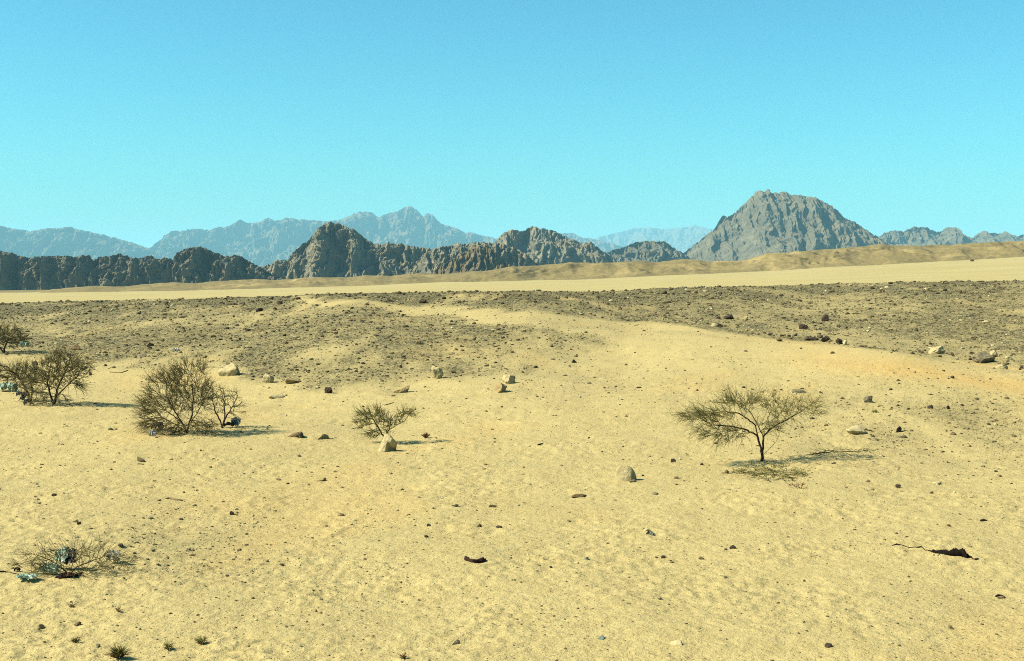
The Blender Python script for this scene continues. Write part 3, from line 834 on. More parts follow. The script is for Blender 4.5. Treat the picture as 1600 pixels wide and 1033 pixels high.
def stones_mesh(name, P, size, colr, r_, flat=0.6, label=""):
    n = len(P)
    base = np.stack([rock_verts(0, 7000 + k, 0.8, 0.1) for k in range(12)])
    f0 = ICO[0][1]; f0 = f0[~(ICO[0][0][f0][:, :, 2].mean(1) < -0.5)]
    var = r_.integers(0, 12, n)
    q = base[var]                                        # n,12,3
    sc = np.stack([r_.uniform(0.75, 1.25, n), r_.uniform(0.75, 1.25, n), flat * r_.uniform(0.6, 1.3, n)], 1)
    q = q * sc[:, None, :] * size[:, None, None]
    a = r_.uniform(0, 2 * np.pi, n); ca, sa = np.cos(a)[:, None], np.sin(a)[:, None]
    q = np.stack([q[..., 0] * ca - q[..., 1] * sa, q[..., 0] * sa + q[..., 1] * ca, q[..., 2]], -1)
    q = q + P[:, None, :] + np.array([0, 0, 1]) * (size * flat * 0.45)[:, None, None]
    f = (f0[None] + (np.arange(n) * 12)[:, None, None]).reshape(-1, 3)
    me = new_mesh(name, q.reshape(-1, 3), f, smooth=False)
    add_col(me, "stone_colour", np.repeat(colr, 12, 0))
    o = link(name, me, M["gravel"])
    tag(o, label, None, kind="stuff")

PAL = np.array([(0.06, 0.045, 0.03), (0.10, 0.075, 0.045), (0.16, 0.12, 0.06), (0.24, 0.185, 0.09), (0.34, 0.26, 0.125), (0.46, 0.37, 0.19), (0.62, 0.53, 0.31)]) * np.array([1.0, 1.08, 1.04])
def palette(r_, n, p): return PAL[r_.choice(len(PAL), n, p=p)] * r_.uniform(0.7, 1.1, (n, 1))

W_near = np.where(DD < 126, 1.0, 0.0)
P, gv, r_ = pick(GRAV ** 1.2 * W_near, 84000, 11)
size_px = np.clip(0.6 + 0.65 * r_.pareto(2.6, len(P)), 0.5, 3.4)
stones_mesh("gravel", P, size_px * P[:, 1] / F, palette(r_, len(P), [.20, .20, .2, .16, .11, .08, .05]), r_, 0.55, "loose stones and gravel covering the terrace and slope")
P, gv, r_ = pick((0.25 + 0.75 * np.clip(fbm(XX / 3, DD / 6, 3, 90) + 0.3, 0, 1)) * np.clip(1 - GRAV * 2, 0, 1) * W_near * ss(95, 70, DD), 20000, 12)
size_px = np.clip(0.5 + 0.55 * r_.pareto(2.6, len(P)), 0.5, 2.6)
stones_mesh("pebbles", P, size_px * P[:, 1] / F, palette(r_, len(P), [.07, .10, .15, .20, .20, .16, .12]), r_, 0.5, "tiny pebbles strewn over the open sand")

def scatter_individuals(n, weight, seed, lo, hi, mats, name, label, group, pexp=3.0):
    P, gv, r_ = pick(weight, n, seed)
    variants = {}
    for i in range(n):
        mk = mats[r_.integers(0, len(mats))]
        k = int(r_.integers(0, 6))
        if (mk, k) not in variants:
            variants[(mk, k)] = new_mesh(name, rock_verts(1, 5200 + seed * 10 + k, 0.85, 0.1), ICO[1][1], smooth=False)
            variants[(mk, k)].materials.append(M[mk])
        s = min(hi, lo * (1 + r_.pareto(pexp))) * P[i, 1] / F / 2
        o = bpy.data.objects.new(name, variants[(mk, k)])
        col.objects.link(o)
        zf = r_.uniform(0.45, 0.8)
        o.location = (P[i, 0], P[i, 1], P[i, 2] + s * zf * 0.55)
        o.scale = (s * r_.uniform(0.8, 1.3), s * r_.uniform(0.8, 1.2), s * zf)
        o.rotation_euler = (r_.uniform(-.25, .25), r_.uniform(-.25, .25), r_.uniform(0, 6.28))
        tag(o, label, "stone", group)

rim = ss(30, 6, (HZ - (ZZ - EYE) * F / np.maximum(DD, 1)) - edge_v(np.clip(800 + F * XX / np.maximum(DD, 12), -400, 2000)))
inview = (np.abs(XX / np.maximum(DD, 1)) < 0.41)
scatter_individuals(110, GRAV * (0.35 + 1.4 * rim) * inview * (DD < 96), 31, 3.6, 9.0, ["stone_dark"], "stone",
                    "dark varnished stone lying loose among the terrace gravel", "dark stones on the gravel terrace")
scatter_individuals(40, GRAV * inview * (DD < 92), 32, 3.4, 8.0, ["stone_pale"], "stone",
                    "pale stone lying loose among the dark terrace gravel", "pale stones on the gravel terrace")
_u = 800 + F * XX / np.maximum(DD, 12); _v = HZ - (ZZ - EYE) * F / np.maximum(DD, 1)
bank = np.exp(-((_v - track_top(_u) + 5) / 4.5) ** 2) * (_u > 1180) * inview * (DD < 92)
scatter_individuals(26, bank, 35, 4.5, 11.0, ["stone_dark", "stone_mid"], "stone",
                    "brown stone in the broken line along the sandy track's far edge", "stones lining the track edge")
scatter_individuals(60, np.clip(1 - GRAV * 3, 0, 1) * inview * (DD < 45), 33, 3.2, 7.5, ["stone_mid", "stone_mid", "stone_dark"], "pebble",
                    "small brown pebble lying loose on the open sand flat", "brown pebbles on the sand flat")
scatter_individuals(26, np.clip(1 - GRAV * 3, 0, 1) * inview * (DD < 45), 34, 3.2, 7.0, ["stone_pale"], "pebble",
                    "small whitish pebble lying loose on the open sand flat", "whitish pebbles on the sand flat")

# ------------------------------------------------------------------ trees and shrubs
def tubes(p0, p1, ra, rb, sides=4):
    """tapered prisms from p0 to p1"""
    n = len(p0)
    d = p1 - p0; L = np.linalg.norm(d, axis=1)[:, None]; d = d / np.maximum(L, 1e-6)
    p0 = p0 - d * np.minimum(ra[:, None] * 0.8, L * 0.3)          # run a little into the parent so that limbs stay joined
    ref = np.where(np.abs(d[:, 2:3]) < 0.9, np.array([[0, 0, 1.0]]), np.array([[1.0, 0, 0]]))
    a = np.cross(d, ref); a /= np.linalg.norm(a, axis=1)[:, None]
    b = np.cross(d, a)
    an = np.arange(sides) * 2 * np.pi / sides
    ring = np.cos(an)[None, :, None] * a[:, None, :] + np.sin(an)[None, :, None] * b[:, None, :]
    v = np.concatenate([p0[:, None] + ring * ra[:, None, None], p1[:, None] + ring * rb[:, None, None]], 1)   # n,2s,3
    k = np.arange(sides); k2 = (k + 1) % sides
    f = np.stack([k, k2, k2 + sides, k + sides], 1)
    f = (f[None] + (np.arange(n) * 2 * sides)[:, None, None]).reshape(-1, 4)
    return v.reshape(-1, 3), f

def grow(nodes, parent, att, step, infl, kill, iters=90, seed=0):
    nodes = [np.array(q, float) for q in nodes]; parent = list(parent)
    r_ = np.random.default_rng(seed)
    A = att.copy()
    near_i = np.zeros(len(A), int); near_d = np.full(len(A), 1e9)
    done = 0
    for it in range(iters):
        if len(A) == 0: break
        arr = np.array(nodes[done:])
        if len(arr):
            dd = np.linalg.norm(A[:, None] - arr[None], axis=2)
            j = dd.argmin(1); m = dd[np.arange(len(A)), j]
            up = m < near_d
            near_i[up] = j[up] + done; near_d[up] = m[up]
        done = len(nodes)
        keep = near_d > kill
        A, near_i, near_d = A[keep], near_i[keep], near_d[keep]
        act = near_d < (infl if it > 8 else 1e9)
        if not act.any(): break
        added = 0
        for k in np.unique(near_i[act]):
            s = A[act & (near_i == k)] - nodes[k]
            s = s / np.linalg.norm(s, axis=1)[:, None]
            dirn = s.mean(0) + r_.normal(0, 0.16, 3)
            if parent[k] >= 0:
                pd = nodes[k] - nodes[parent[k]]; dirn = dirn + 0.55 * pd / (np.linalg.norm(pd) + 1e-9)
            L = np.linalg.norm(dirn)
            if L < 1e-3: continue
            q = nodes[k] + dirn / L * step
            nodes.append(q); parent.append(int(k)); added += 1
        if not added: break
    return np.array(nodes), np.array(parent)

def plant(name, label, cat, u, v, skel, lobes, n_att, step_px=4.0, twigs=2, twig_px=(7, 15), leaves=1, leaf_px=1.4, tip_r=0.22, trunk_r=2.4, trunk_cut=1.0, seed=0,
          mats=("bark", "twig", "leaf"), sweep=(0, 0, 0), droop=0.0, group=None, expo=2.4, ground=True, twig_back=3, trunk_name="trunk"):
    """skel: polylines of (du, depth, up) in photograph pixels from the base; lobes: (du, depth, up, ru, rd, rup, weight)"""
    P = at(u, v); s = P[1] / F
    r_ = np.random.default_rng(seed)
    nodes, parent = [(0, 0, -3)], [-1]
    for line in skel:
        start = line[0]
        dmin = [sum((a - b) ** 2 for a, b in zip(q, start)) for q in nodes]
        k = int(np.argmin(dmin))
        prev = k
        for q in line:
            a = np.array(nodes[prev]); b = np.array(q, float); L = np.linalg.norm(b - a)
            if L < 1e-6: continue
            m = max(1, int(round(L / step_px)))
            for i in range(1, m + 1):
                w = a + (b - a) * i / m + (r_.normal(0, 0.35, 3) if i < m else 0)
                nodes.append(tuple(w)); parent.append(prev); prev = len(nodes) - 1
    wts = np.array([l[6] for l in lobes], float); wts /= wts.sum()
    att = []
    for l, w in zip(lobes, wts):
        m = int(n_att * w)
        g = r_.normal(size=(m, 3)); g /= np.linalg.norm(g, axis=1)[:, None]
        g *= r_.random((m, 1)) ** 0.45
        att.append(np.array(l[:3]) + g * np.array(l[3:6]))
    att = np.concatenate(att)
    if ground: att = att[att[:, 2] > 1.5]
    nd, pa = grow(nodes, parent, att, step_px, 40, step_px * 1.35, 90, seed)
    n = len(nd)
    rad = np.zeros(n); nchild = np.zeros(n, int)
    tipd = np.zeros(n, int)
    for i in range(n - 1, 0, -1):
        if nchild[i] == 0: rad[i] = tip_r ** expo
        p = pa[i]; rad[p] += rad[i]; nchild[p] += 1; tipd[p] = max(tipd[p], tipd[i] + 1)
    cnt = rad / tip_r ** expo                                   # twig ends carried by each node
    rad = tip_r + (trunk_r - tip_r) * ((cnt - 1) / max(cnt.max() - 1, 1)) ** 0.62
    i = np.arange(1, n); p = pa[i]
    ra = np.minimum(rad[p], rad[i] * 1.35); rb = rad[i]
    isT = rb >= trunk_cut
    root = bpy.data.objects.new(name, None); col.objects.link(root)
    root.location = P; root.empty_display_size = 0.2
    tag(root, label, cat, group)
    if isT.any():
        vv, ff = tubes(nd[p][isT] * s, nd[i][isT] * s, ra[isT] * s, rb[isT] * s, 6)
        link(trunk_name, new_mesh(trunk_name, vv, ff), M[mats[0]], root)
    vv, ff = tubes(nd[p][~isT] * s, nd[i][~isT] * s, ra[~isT] * s, rb[~isT] * s, 4)
    # fine twigs at the ends
    tips = np.where((tipd <= twig_back) & (np.arange(n) > len(nodes) * 0.6))[0]
    tips = tips[pa[tips] >= 0]
    T = np.repeat(tips, twigs)
    d0 = nd[T] - nd[pa[T]]; d0 /= np.linalg.norm(d0, axis=1)[:, None] + 1e-9
    cen = att.mean(0) * np.array([1, 1, 0.55])
    outw = nd[T] - cen; outw /= np.linalg.norm(outw, axis=1)[:, None] + 1e-9
    dr = d0 * 0.7 + outw * 0.55 + r_.normal(0, 0.42, d0.shape) + np.array(sweep)
    dr /= np.linalg.norm(dr, axis=1)[:, None]
    L = r_.uniform(*twig_px, len(T))[:, None]
    a0 = nd[T]; a1 = a0 + dr * L * 0.5
    dr2 = dr + r_.normal(0, 0.25, dr.shape) - np.array([0, 0, droop]); dr2 /= np.linalg.norm(dr2, axis=1)[:, None]
    a2 = a1 + dr2 * L * 0.5
    if ground: a1[:, 2] = np.maximum(a1[:, 2], 0.6); a2[:, 2] = np.maximum(a2[:, 2], 0.6)
    tr = np.full(len(T), tip_r)
    v2, f2 = tubes(np.concatenate([a0, a1]) * s, np.concatenate([a1, a2]) * s, np.concatenate([tr, tr * .8]) * s, np.concatenate([tr * .8, tr * .45]) * s, 3)
    tw = new_mesh("crown", np.concatenate([vv, v2]), np.concatenate([ff, f2 + len(vv)]))
    crown = link("crown", tw, M[mats[1]], root)
    if leaves:
        m = len(T) * leaves
        k = r_.integers(0, len(T), m); w = r_.random((m, 1))
        c = np.where(w < .5, a0[k] + (a1[k] - a0[k]) * w * 2, a1[k] + (a2[k] - a1[k]) * (w * 2 - 1)) + r_.normal(0, 0.5, (m, 3))
        e1 = dr[k] * 0.7 + r_.normal(0, .5, (m, 3)); e1 /= np.linalg.norm(e1, axis=1)[:, None]
        e2 = np.cross(e1, r_.normal(size=(m, 3))); e2 /= np.linalg.norm(e2, axis=1)[:, None]
        sz = leaf_px * r_.uniform(.6, 1.3, (m, 1))
        q = np.stack([c - e1 * sz, c + e2 * sz * .35, c + e1 * sz, c - e2 * sz * .35], 1).reshape(-1, 3)
        if ground: q[:, 2] = np.maximum(q[:, 2], 0.3)
        link("foliage", new_mesh("foliage", q * s, np.arange(m * 4).reshape(-1, 4), False), M[mats[2]], crown)
    return root

# umbrella-shaped acacia standing alone
plant("acacia_tree", "umbrella shaped acacia with a forked trunk and sparse olive crown, alone on sand", "tree", 1190, 722,
      [[(0, 0, 0), (1, 0, 9), (-2, 2, 24), (-7, 0, 40), (-10, -3, 56), (-22, -8, 66), (-38, -14, 76), (-60, -20, 80)],
       [(1, 0, 9), (3, 3, 24), (4, 6, 38), (-4, 8, 54), (-14, 6, 72), (-26, 4, 86)],
       [(1, 0, 9), (10, -4, 18), (22, -6, 32), (26, -8, 44)],
       [(4, 6, 38), (16, 14, 48), (30, 26, 54), (50, 36, 62), (74, 44, 74)],
       [(-7, 0, 40), (-26, -6, 50), (-50, -14, 56), (-72, -18, 58)],
       [(16, 14, 48), (12, 14, 66), (22, 18, 84)]],
      [(-84, -22, 72, 44, 34, 11, 2.6), (-66, -16, 46, 44, 26, 14, 1.3), (-38, -6, 88, 34, 34, 12, 1.6), (4, 14, 90, 34, 34, 13, 0.6), (60, 42, 72, 44, 40, 15, 1.0), (84, 50, 80, 22, 20, 12, .4), (16, 4, 52, 26, 20, 14, .35)],
      520, 4.0, twigs=4, twig_px=(10, 34), leaves=1, leaf_px=1.3, tip_r=0.26, trunk_r=2.5, trunk_cut=0.9, seed=3, mats=("bark", "twig_green", "leaf"), sweep=(-0.25, 0, 0.08), droop=0.25)
# large bare bush and its smaller neighbour
plant("desert_shrub", "large dense brown thorn bush, tallest of the bushes, on sand", "bush", 292, 678,
      [[(0, 0, 0), (3, 0, 14), (8, 2, 30), (9, 4, 50), (8, 0, 78)], [(0, 0, 0), (-6, -3, 16), (-18, -6, 36), (-30, -6, 58)], [(0, 0, 0), (-16, 4, 12), (-40, 6, 24)],
       [(3, 0, 14), (14, 6, 30), (24, 8, 50)], [(-6, -3, 16), (-20, 8, 24), (-44, 12, 40)]],
      [(-2, 0, 62, 42, 40, 34, 4), (-42, 0, 44, 32, 34, 26, 2.4), (-50, 0, 20, 24, 26, 14, 1.4), (-34, 0, 82, 26, 24, 12, 1.1), (6, 0, 96, 30, 26, 15, 1.6), (22, 0, 60, 16, 24, 26, .9), (-10, 0, 12, 54, 34, 10, 2.2), (20, 4, 12, 26, 22, 8, .6)],
      1100, 4.0, twigs=4, twig_px=(10, 26), leaves=1, leaf_px=1.2, tip_r=0.27, trunk_r=2.3, trunk_cut=0.85, seed=11, mats=("bark", "twig", "leaf"), sweep=(-0.3, 0, 0.15))
plant("desert_shrub", "small open twiggy bush growing against the large thorn bush", "bush", 347, 669,
      [[(0, 0, 0), (-3, 0, 12), (-12, 2, 28), (-16, 2, 46)], [(0, 0, 0), (4, 0, 14), (14, -2, 30), (22, -2, 44)], [(4, 0, 14), (2, 6, 32), (2, 6, 52)]],
      [(2, 0, 42, 32, 24, 26, 3), (20, 0, 30, 16, 18, 20, 1), (-14, 0, 46, 18, 20, 18, 1)],
      260, 4.2, twigs=2, twig_px=(5, 15), leaves=0, tip_r=0.32, trunk_r=2.0, trunk_cut=0.95, seed=12)
# multi-stemmed bush and its neighbour at the side of the picture
plant("desert_shrub", "multi-stemmed olive brown bush beside the black bag, with a stout stem", "bush", 84, 633,
      [[(0, 0, 0), (3, 0, 12), (6, 0, 26), (14, 0, 44), (22, 0, 60)], [(0, 0, 0), (-6, 3, 14), (-12, 5, 34), (-8, 5, 54)], [(3, 0, 12), (18, -4, 26), (36, -6, 42)]],
      [(4, 0, 48, 38, 34, 26, 4), (30, 0, 56, 26, 24, 18, 1.8), (-18, 0, 34, 26, 26, 24, 2), (10, 0, 72, 22, 20, 10, .8), (36, 0, 30, 18, 14, 6, .3), (-8, 0, 10, 34, 24, 8, .9)],
      850, 4.0, twigs=4, twig_px=(9, 22), leaves=1, leaf_px=1.4, tip_r=0.28, trunk_r=2.6, trunk_cut=0.95, seed=21, sweep=(0.05, 0, 0.1))
plant("desert_shrub", "dark leaning bush cut off by the picture's edge, touching the multi-stemmed bush", "bush", 48, 628,
      [[(0, 0, 0), (-6, 0, 16), (-16, 2, 34), (-28, 2, 46)], [(0, 0, 0), (4, -2, 20), (-4, -4, 40)]],
      [(-28, 0, 46, 32, 24, 14, 3), (-10, 0, 34, 20, 22, 20, 1.6), (-50, 0, 48, 24, 20, 10, 1)],
      560, 4.0, twigs=4, twig_px=(9, 22), leaves=1, leaf_px=1.4, tip_r=0.28, trunk_r=2.4, trunk_cut=1.0, seed=22, sweep=(-0.25, 0, 0.0))
plant("desert_shrub", "farthest small dark bush at the picture's edge, with a long thin shadow", "bush", 6, 552,
      [[(0, 0, 0), (2, 0, 10), (6, 0, 22)], [(0, 0, 0), (-8, 0, 12), (-14, 0, 24)]],
      [(4, 0, 24, 28, 22, 18, 3), (-18, 0, 22, 22, 20, 16, 1.5)],
      480, 3.2, twigs=4, twig_px=(6, 14), leaves=1, leaf_px=1.2, tip_r=0.32, trunk_r=1.8, trunk_cut=0.8, seed=23)
# small tree behind the hollow boulder
plant("acacia_tree", "small wispy acacia sapling behind the hollow pale boulder", "tree", 598, 692,
      [[(0, 0, 0), (2, 0, 8), (10, 2, 20), (24, 4, 28), (34, 4, 33)], [(2, 0, 8), (-6, 0, 22), (-16, 0, 38)], [(10, 2, 20), (12, 4, 34), (20, 6, 42)]],
      [(-18, 0, 42, 22, 18, 9, 2.4), (-22, 0, 30, 20, 16, 7, 1.2), (8, 0, 32, 22, 16, 9, 1.8), (34, 4, 42, 17, 14, 8, 1.1), (-8, 0, 16, 20, 14, 8, 1.2)],
      330, 3.2, twigs=4, twig_px=(9, 20), leaves=1, leaf_px=1.3, tip_r=0.28, trunk_r=1.6, trunk_cut=0.75, seed=31, mats=("bark", "twig_green", "leaf"), sweep=(-0.2, 0, 0.05))
# sprawling dead shrub hung with plastic
plant("dead_shrub", "low sprawling dead shrub snagged with teal plastic near the picture's bottom", "bush", 108, 898,
      [[(0, 0, 0), (-14, 4, 10), (-34, 6, 22), (-56, 8, 30)], [(0, 0, 0), (12, 0, 12), (34, 4, 20), (66, 6, 32)], [(0, 0, 0), (4, 6, 18), (10, 12, 34)], [(0, 0, 0), (-20, -14, 4), (-46, -24, 8)],
       [(0, 0, 0), (22, -10, 8), (54, -14, 12), (86, -14, 18)], [(-14, 4, 10), (-18, 10, 30), (-30, 14, 44)]],
      [(0, 10, 26, 70, 40, 16, 2.4), (10, 16, 36, 44, 28, 11, .8), (62, 6, 22, 42, 26, 12, 1.2), (-56, 0, 18, 40, 26, 12, 1), (0, -4, 10, 60, 26, 6, 1.2)],
      330, 5.5, twigs=3, twig_px=(10, 34), leaves=0, tip_r=0.34, trunk_r=1.8, trunk_cut=0.85, seed=41, mats=("redbrown", "twig", "leaf"), twig_back=2, trunk_name="stem")
# fallen prunings beside the umbrella tree
plant("fallen_branch", "fallen olive green branch lying on sand in front of the umbrella shaped tree", "branch", 1245, 748,
      [[(0, 0, 0), (-14, 4, 2), (-34, 14, 3), (-60, 30, 4)], [(-14, 4, 2), (-20, 24, 3), (-10, 50, 4)]],
      [(-30, 30, 5, 50, 70, 4, 3), (-60, 40, 5, 32, 50, 4, 1.2), (0, 30, 4, 22, 40, 3, .8)],
      260, 5.0, twigs=3, twig_px=(9, 20), leaves=3, leaf_px=1.6, tip_r=0.28, trunk_r=1.1, trunk_cut=0.8, seed=51, mats=("bark", "twig_green", "leaf"), sweep=(-0.3, 0, -0.1), trunk_name="stem")
plant("fallen_branch", "dry grey branch lying beyond the umbrella shaped tree's shadow", "branch", 1262, 712,
      [[(0, 0, 0), (20, 2, 3), (48, 6, 4), (84, 8, 5)], [(20, 2, 3), (34, 20, 4), (56, 30, 4)]],
      [(50, 8, 5, 52, 40, 4, 3), (92, 10, 5, 24, 30, 3, 1.2)],
      150, 5.0, twigs=1, twig_px=(7, 15), leaves=0, tip_r=0.26, trunk_r=1.2, trunk_cut=0.8, seed=52, mats=("bark", "twig", "leaf"), trunk_name="stem")
plant("fallen_branch", "little reddish dry sprig on sand below the umbrella shaped tree", "branch", 1252, 764,
      [[(0, 0, 0), (-6, 2, 3), (-14, 4, 5)]], [(-6, 4, 4, 14, 14, 3, 1)],
      40, 3.0, twigs=2, twig_px=(4, 9), leaves=0, tip_r=0.3, trunk_r=.7, trunk_cut=0.6, seed=53, mats=("redbrown", "redbrown", "leaf"), trunk_name="stem")

def tuft(name, label, u, v, w, h, n, mats, seed, cat="grass"):
    P = at(u, v); s = P[1] / F
    r_ = np.random.default_rng(seed)
    root = bpy.data.objects.new(name, None); col.objects.link(root); root.location = P
    tag(root, label, cat)
    groups = [mats] if isinstance(mats, str) else mats
    for gi, mt in enumerate(groups):
        m = n // len(groups)
        a = r_.uniform(0, 2 * np.pi, m); spread = np.abs(r_.normal(0, .5, m)) if gi == 0 else np.abs(r_.normal(0, .85, m))
        L = h * r_.uniform(.55, 1.05, m)
        b0 = np.stack([np.cos(a) * w * .1 * r_.random(m), np.sin(a) * w * .1 * r_.random(m), np.zeros(m)], 1)
        d = np.stack([np.cos(a) * spread * w / h * .8, np.sin(a) * spread * w / h * .8, np.ones(m)], 1)
        d /= np.linalg.norm(d, axis=1)[:, None]
        b1 = b0 + d * L[:, None] * .55
        d2 = d + np.stack([np.cos(a) * .4, np.sin(a) * .4, -.25 * np.ones(m)], 1) + r_.normal(0, .15, (m, 3)); d2 /= np.linalg.norm(d2, axis=1)[:, None]
        b2 = b1 + d2 * L[:, None] * .5
        t0 = np.full(m, .55)
        vv, ff = tubes(np.concatenate([b0, b1]) * s, np.concatenate([b1, b2]) * s, np.concatenate([t0, t0]) * s, np.concatenate([t0, t0 * .3]) * s, 3)
        nm = "blades" if gi == 0 else "dry_stems"
        link(nm, new_mesh(nm, vv, ff), M[mt], root)

tuft("grass_tuft", "green bushy grass tuft cut by the picture's bottom edge", 185, 1030, 34, 22, 190, ["grass", "redbrown"], 61)
tuft("grass_tuft", "small dark sprig of grass between the green tuft and the yellowish tuft", 264, 1016, 22, 14, 60, ["grass", "straw"], 62)
tuft("grass_tuft", "small yellowish green tuft, last of the row along the bottom", 315, 1006, 20, 14, 80, ["grass", "straw"], 63)
tuft("grass_tuft", "small brown dry tuft, first of the row along the bottom", 118, 1005, 18, 10, 70, ["straw", "grass"], 64)
tuft("grass_tuft", "tiny brown dry tuft beside the small acacia's shadow", 665, 685, 13, 9, 60, ["straw", "redbrown"], 65)
tuft("grass_tuft", "faint dry sprig on sand below the dead shrub", 112, 950, 16, 9, 22, ["straw"], 66)
tuft("grass_tuft", "faint dry sprig on sand right of the other faint sprig", 185, 958, 18, 11, 22, ["straw"], 67)
tuft("grass_tuft", "tiny dry sprig on sand at the middle of the bottom edge", 630, 1032, 18, 12, 24, ["straw", "redbrown"], 68)
tuft("grass_tuft", "tiny green sprig on the stony flat beyond the umbrella shaped tree", 1367, 645, 18, 6, 40, ["grass"], 69)

# ------------------------------------------------------------------ litter
def crumple(name, label, u, v, w, h, mat, seed, up=0.0, depth=0.7, cat="plastic bag", lift_back=0.0):
    """a torn plastic bag: a sheet folded over itself into sharp creases, with ragged edges and a little thickness"""
    P = at(u, v); s = P[1] / F
    m = 34
    a, b = np.meshgrid(np.linspace(-1, 1, m), np.linspace(-1, 1, m))
    a, b = a.ravel(), b.ravel()
    edge = np.maximum(np.abs(a), np.abs(b))
    rg = 1 + 0.30 * pn2(a * 3 + seed, b * 3, seed) * ss(.6, 1, edge) + 0.12 * pn2(a * 9, b * 9 + seed, seed + 1) * ss(.7, 1, edge)
    x = a * rg + 0.35 * fbm(a * 1.6 + seed, b * 1.6, 2, seed + 2)
    y = b * rg * 0.8 + 0.35 * fbm(a * 1.6, b * 1.6 + seed, 2, seed + 3)
    z = 1.3 * (1 - np.abs(pn2(a * 1.5 + seed, b * 1.5, seed + 4)) * 2.2) + 0.9 * ridged(a * 2.6, b * 2.6 + seed, 2, seed + 5) - 0.9 * edge ** 2
    q = np.stack([x, y, z], 1)
    q = (q - (q.max(0) + q.min(0)) / 2) / ((q.max(0) - q.min(0)) / 2)
    if up > 2 and h > 12:                                  # hung up in the twigs: the sheet stands, turned a little to the side
        q = q * np.array([w * s / 2, h * s / 2, w * s * 0.13])
        ca, sa = math.cos(R(62)), math.sin(R(62))
        q = np.stack([q[:, 0], q[:, 1] * ca - q[:, 2] * sa, q[:, 1] * sa + q[:, 2] * ca], 1)
        ca, sa = math.cos(R(-28)), math.sin(R(-28))
        q = np.stack([q[:, 0] * ca - q[:, 1] * sa, q[:, 0] * sa + q[:, 1] * ca, q[:, 2]], 1)
    else:
        q = q * np.array([w * s / 2, w * s / 2 * depth, h * s / 2])
    q[:, 2] -= q[:, 2].min() + 0.06 * h * s
    f = grid_faces(m, m)
    n = len(q)
    q2 = q - np.array([0, 0, 0.25 * s])
    bd = np.concatenate([np.arange(m), np.arange(2 * m - 1, m * m, m), np.arange(m * m - 2, m * m - m - 1, -1), np.arange(m * m - 2 * m, 0, -m)])
    rim_f = np.stack([bd, np.roll(bd, -1), np.roll(bd, -1) + n, bd + n], 1)
    me = new_mesh(name, np.concatenate([q, q2]), np.concatenate([f, f[:, ::-1] + n, rim_f[:, ::-1]]), smooth=False)
    o = link(name, me, M[mat], loc=(P[0], P[1] + lift_back, P[2] + up * s))
    return tag(o, label, cat)

crumple("plastic_bag", "teal plastic bag snagged high in the dead shrub", 92, 893, 30, 28, "teal_bag", 71, up=14, lift_back=.10)
crumple("plastic_bag", "green teal plastic rag on sand under the dead shrub", 80, 897, 44, 18, "teal_bag", 72, up=4, lift_back=-.04)
crumple("plastic_bag", "torn teal plastic piece at the dead shrub's outer tip", 42, 908, 34, 11, "teal_bag", 73)
crumple("plastic_bag", "black plastic bag caught in the middle of the dead shrub", 106, 893, 30, 28, "black_bag", 74, up=12, lift_back=.06)
crumple("plastic_bag", "clear whitish plastic bag caught in the dead shrub's side branches", 172, 884, 34, 20, "clear_bag", 75, up=3, lift_back=.1)
crumple("rag", "dark reddish rag matted at the dead shrub's base", 108, 902, 40, 6, "brown_scrap", 76, cat="rag")
crumple("rag", "small dark rag at the tip of the dead shrub's low branch", 27, 893, 10, 8, "brown_scrap", 77, cat="rag")
crumple("plastic_bag", "blue plastic bag under the small open bush", 369, 667, 17, 17, "blue_bag", 78)
crumple("plastic_bag", "black plastic bag between the two bush stems, beside a blue one", 358, 668, 16, 9, "black_bag", 79)
crumple("plastic_bag", "white plastic scrap on sand at the edge of the large thorn bush", 239, 682, 12, 12, "white_bag", 80)
crumple("plastic_bag", "dark bundle pressed under the large thorn bush", 247, 672, 20, 16, "black_bag", 81)
crumple("plastic_bag", "pale blue plastic sheet lying behind the leaning bush at the picture's edge", 10, 612, 34, 17, "teal_bag", 82)
crumple("plastic_bag", "black plastic bag snagged under the multi-stemmed bush", 37, 628, 14, 16, "black_bag", 83, up=3)
crumple("plastic_bag", "black plastic lump on sand at the multi-stemmed bush's foot", 43, 634, 13, 11, "black_bag", 84)
crumple("scrap", "dark squarish box-like scrap in the leaning bush", 30, 622, 12, 7, "black_bag", 85, up=4, cat="scrap")
crumple("plastic_bag", "pale blue plastic scrap beside the farthest bush", 39, 542, 15, 11, "teal_bag", 86)
crumple("plastic_bag", "whitish plastic scrap on the stony slope above the large bush", 275, 548, 12, 5, "white_bag", 87)

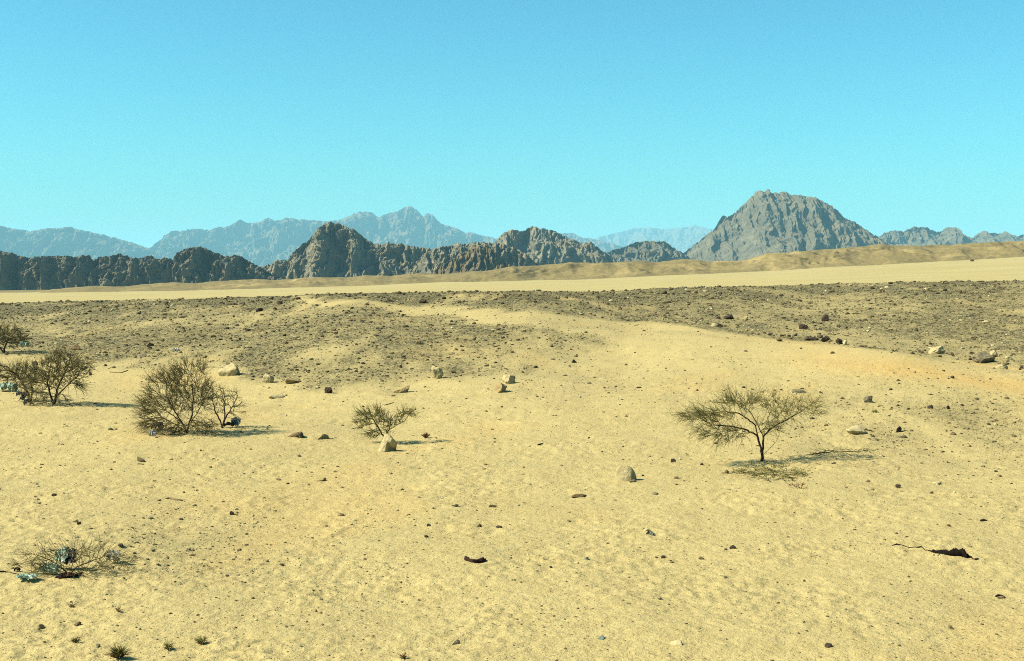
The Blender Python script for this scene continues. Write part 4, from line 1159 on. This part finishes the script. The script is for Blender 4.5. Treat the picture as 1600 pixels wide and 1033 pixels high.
def sheet_strip(name, label, pts, mat, cat, seed, thick=0.35, rag=0.0, hump=0.0):
    """pts: (u, v, half width px, height px) along the strip; a limp folded band with real thickness lying on the ground"""
    r_ = np.random.default_rng(seed)
    pts = np.array(pts, float)
    L = np.concatenate([[0], np.cumsum(np.hypot(np.diff(pts[:, 0]), np.diff(pts[:, 1])))])
    n = max(20, int(L[-1] / 1.2))
    tt = np.linspace(0, L[-1], n)
    c = np.stack([np.interp(tt, L, pts[:, k]) for k in range(4)], 1)
    P0 = at(c[n // 2, 0], c[n // 2, 1]); s = P0[1] / F
    X, Y = [], []
    for a in c:
        x, d = solve(terrain, a[0], a[1]); X.append(x); Y.append(d)
    ker = np.hanning(7); ker /= ker.sum()
    X, Y = np.array(X), np.array(Y); Y = np.convolve(np.pad(Y, 3, mode='edge'), ker, 'valid')
    Z = relief(X, Y)
    K = 9
    ang = np.linspace(0, 2 * np.pi, K, endpoint=False)
    hw = c[:, 2] * s * (1 + rag * r_.normal(0, 1, n)); hh = np.maximum(c[:, 3], .6) * s * (1 + rag * r_.normal(0, 1, n))
    V = np.zeros((n, K, 3))
    for k, a in enumerate(ang):
        fold = 1 + 0.35 * hump * np.sin(tt * 0.35 + k * 2.1)
        V[:, k, 0] = X - P0[0]
        V[:, k, 1] = Y - P0[1] + np.cos(a) * hw * 2.2 * fold
        V[:, k, 2] = Z - P0[2] + 0.02 * s + np.maximum(-.1, np.sin(a)) * hh * fold + .2 * s
    V[0] = V[0].mean(0); V[-1] = V[-1].mean(0)
    i = np.arange(n * K).reshape(n, K); j = np.roll(i, -1, 1)
    f = np.stack([i[:-1], j[:-1], j[1:], i[1:]], -1).reshape(-1, 4)
    o = link(name, new_mesh(name, V.reshape(-1, 3), f), M[mat], loc=P0)
    return tag(o, label, cat)

rag = [(1393, 853, .5, 1.2), (1399, 853, 1.0, 2.2), (1408, 854, .4, 1.0), (1425, 856, .3, .8), (1434, 858, .5, 1.4), (1440, 857, .5, 1.4), (1447, 861, .6, 1.6), (1455, 864, .6, 1.6), (1459, 865, 1.6, 5), (1470, 867, 2.0, 6), (1484, 869, 2.2, 7),
       (1494, 869, 2.4, 9), (1500, 869, 2.6, 11), (1506, 870, 2.4, 12), (1510, 871, 1.8, 8), (1514, 870, .6, 2.4), (1519, 872, .6, 2), (1524, 874, .6, 1.6), (1529, 874, 1.0, 1.8), (1527, 876, 1.0, 1.6), (1522, 877, .5, 1.0)]
sheet_strip("torn_rag", "black torn rag with long trailing strings lying on the sand", rag, "black_cloth", "rag", 91, rag=0.07, hump=.4)
scrap = [(725, 875, 1.2, 5), (727, 876, 2.2, 7), (733, 877, 1.8, 5), (737, 879, 1.6, 5), (743, 879, 1.6, 5), (750, 878, 1.8, 6), (755, 878, 2.0, 8), (757, 877, 1.2, 4), (760, 876, .8, 2.5)]
sheet_strip("rubber_scrap", "dark red-brown curled scrap, bow shaped, on the middle of the sand", scrap, "brown_scrap", "scrap", 92, rag=0.06)
ring = [(1555, 934, .8, 2.2), (1560, 931, 1.0, 2.6), (1567, 932, .9, 2.0), (1571, 935, .7, 1.5), (1565, 936, .6, 1.2), (1558, 936, .7, 1.6)]
sheet_strip("rubber_scrap", "small dark curled loop of scrap near the picture's side edge", ring, "brown_scrap", "scrap", 93)
sheet_strip("dry_stick", "thin dark flake of wood on sand below the large bush", [(258, 780, .5, 1.5), (266, 779, .9, 2.2), (274, 782, .8, 2), (281, 783, .9, 2.6), (286, 783, .4, 1.5)], "brown", "stick", 94)
sheet_strip("dry_stick", "thin forked stick on sand between the two groups of bushes", [(170, 582, .3, .9), (180, 583, .4, 1.0), (190, 583, .4, 1.0), (196, 581, .4, 1.2), (201, 579, .3, .9)], "brown", "stick", 95)
sheet_strip("dry_stick", "thin stick on sand just above the small acacia", [(600, 634, .3, .9), (608, 632, .5, 1.2), (616, 630, .3, .9)], "brown", "stick", 96)
sheet_strip("shred", "dark thin shred at the picture's edge beside the dead shrub", [(-6, 895, .6, 1.6), (4, 894, .9, 2.2), (11, 894, .5, 1.2), (20, 897, .3, .8), (30, 899, .3, .8)], "black_cloth", "shred", 97)
sheet_strip("shred", "dark curved shred lying beyond the round boulder", [(839, 697, .4, 1.0), (844, 696, .7, 1.6), (849, 695, .4, 1.0)], "black_cloth", "shred", 98)
print("triangles", sum(len(o.data.polygons) * (2 if len(o.data.polygons) and o.data.polygons[0].loop_total == 4 else 1) for o in scene.objects if o.type == 'MESH'))
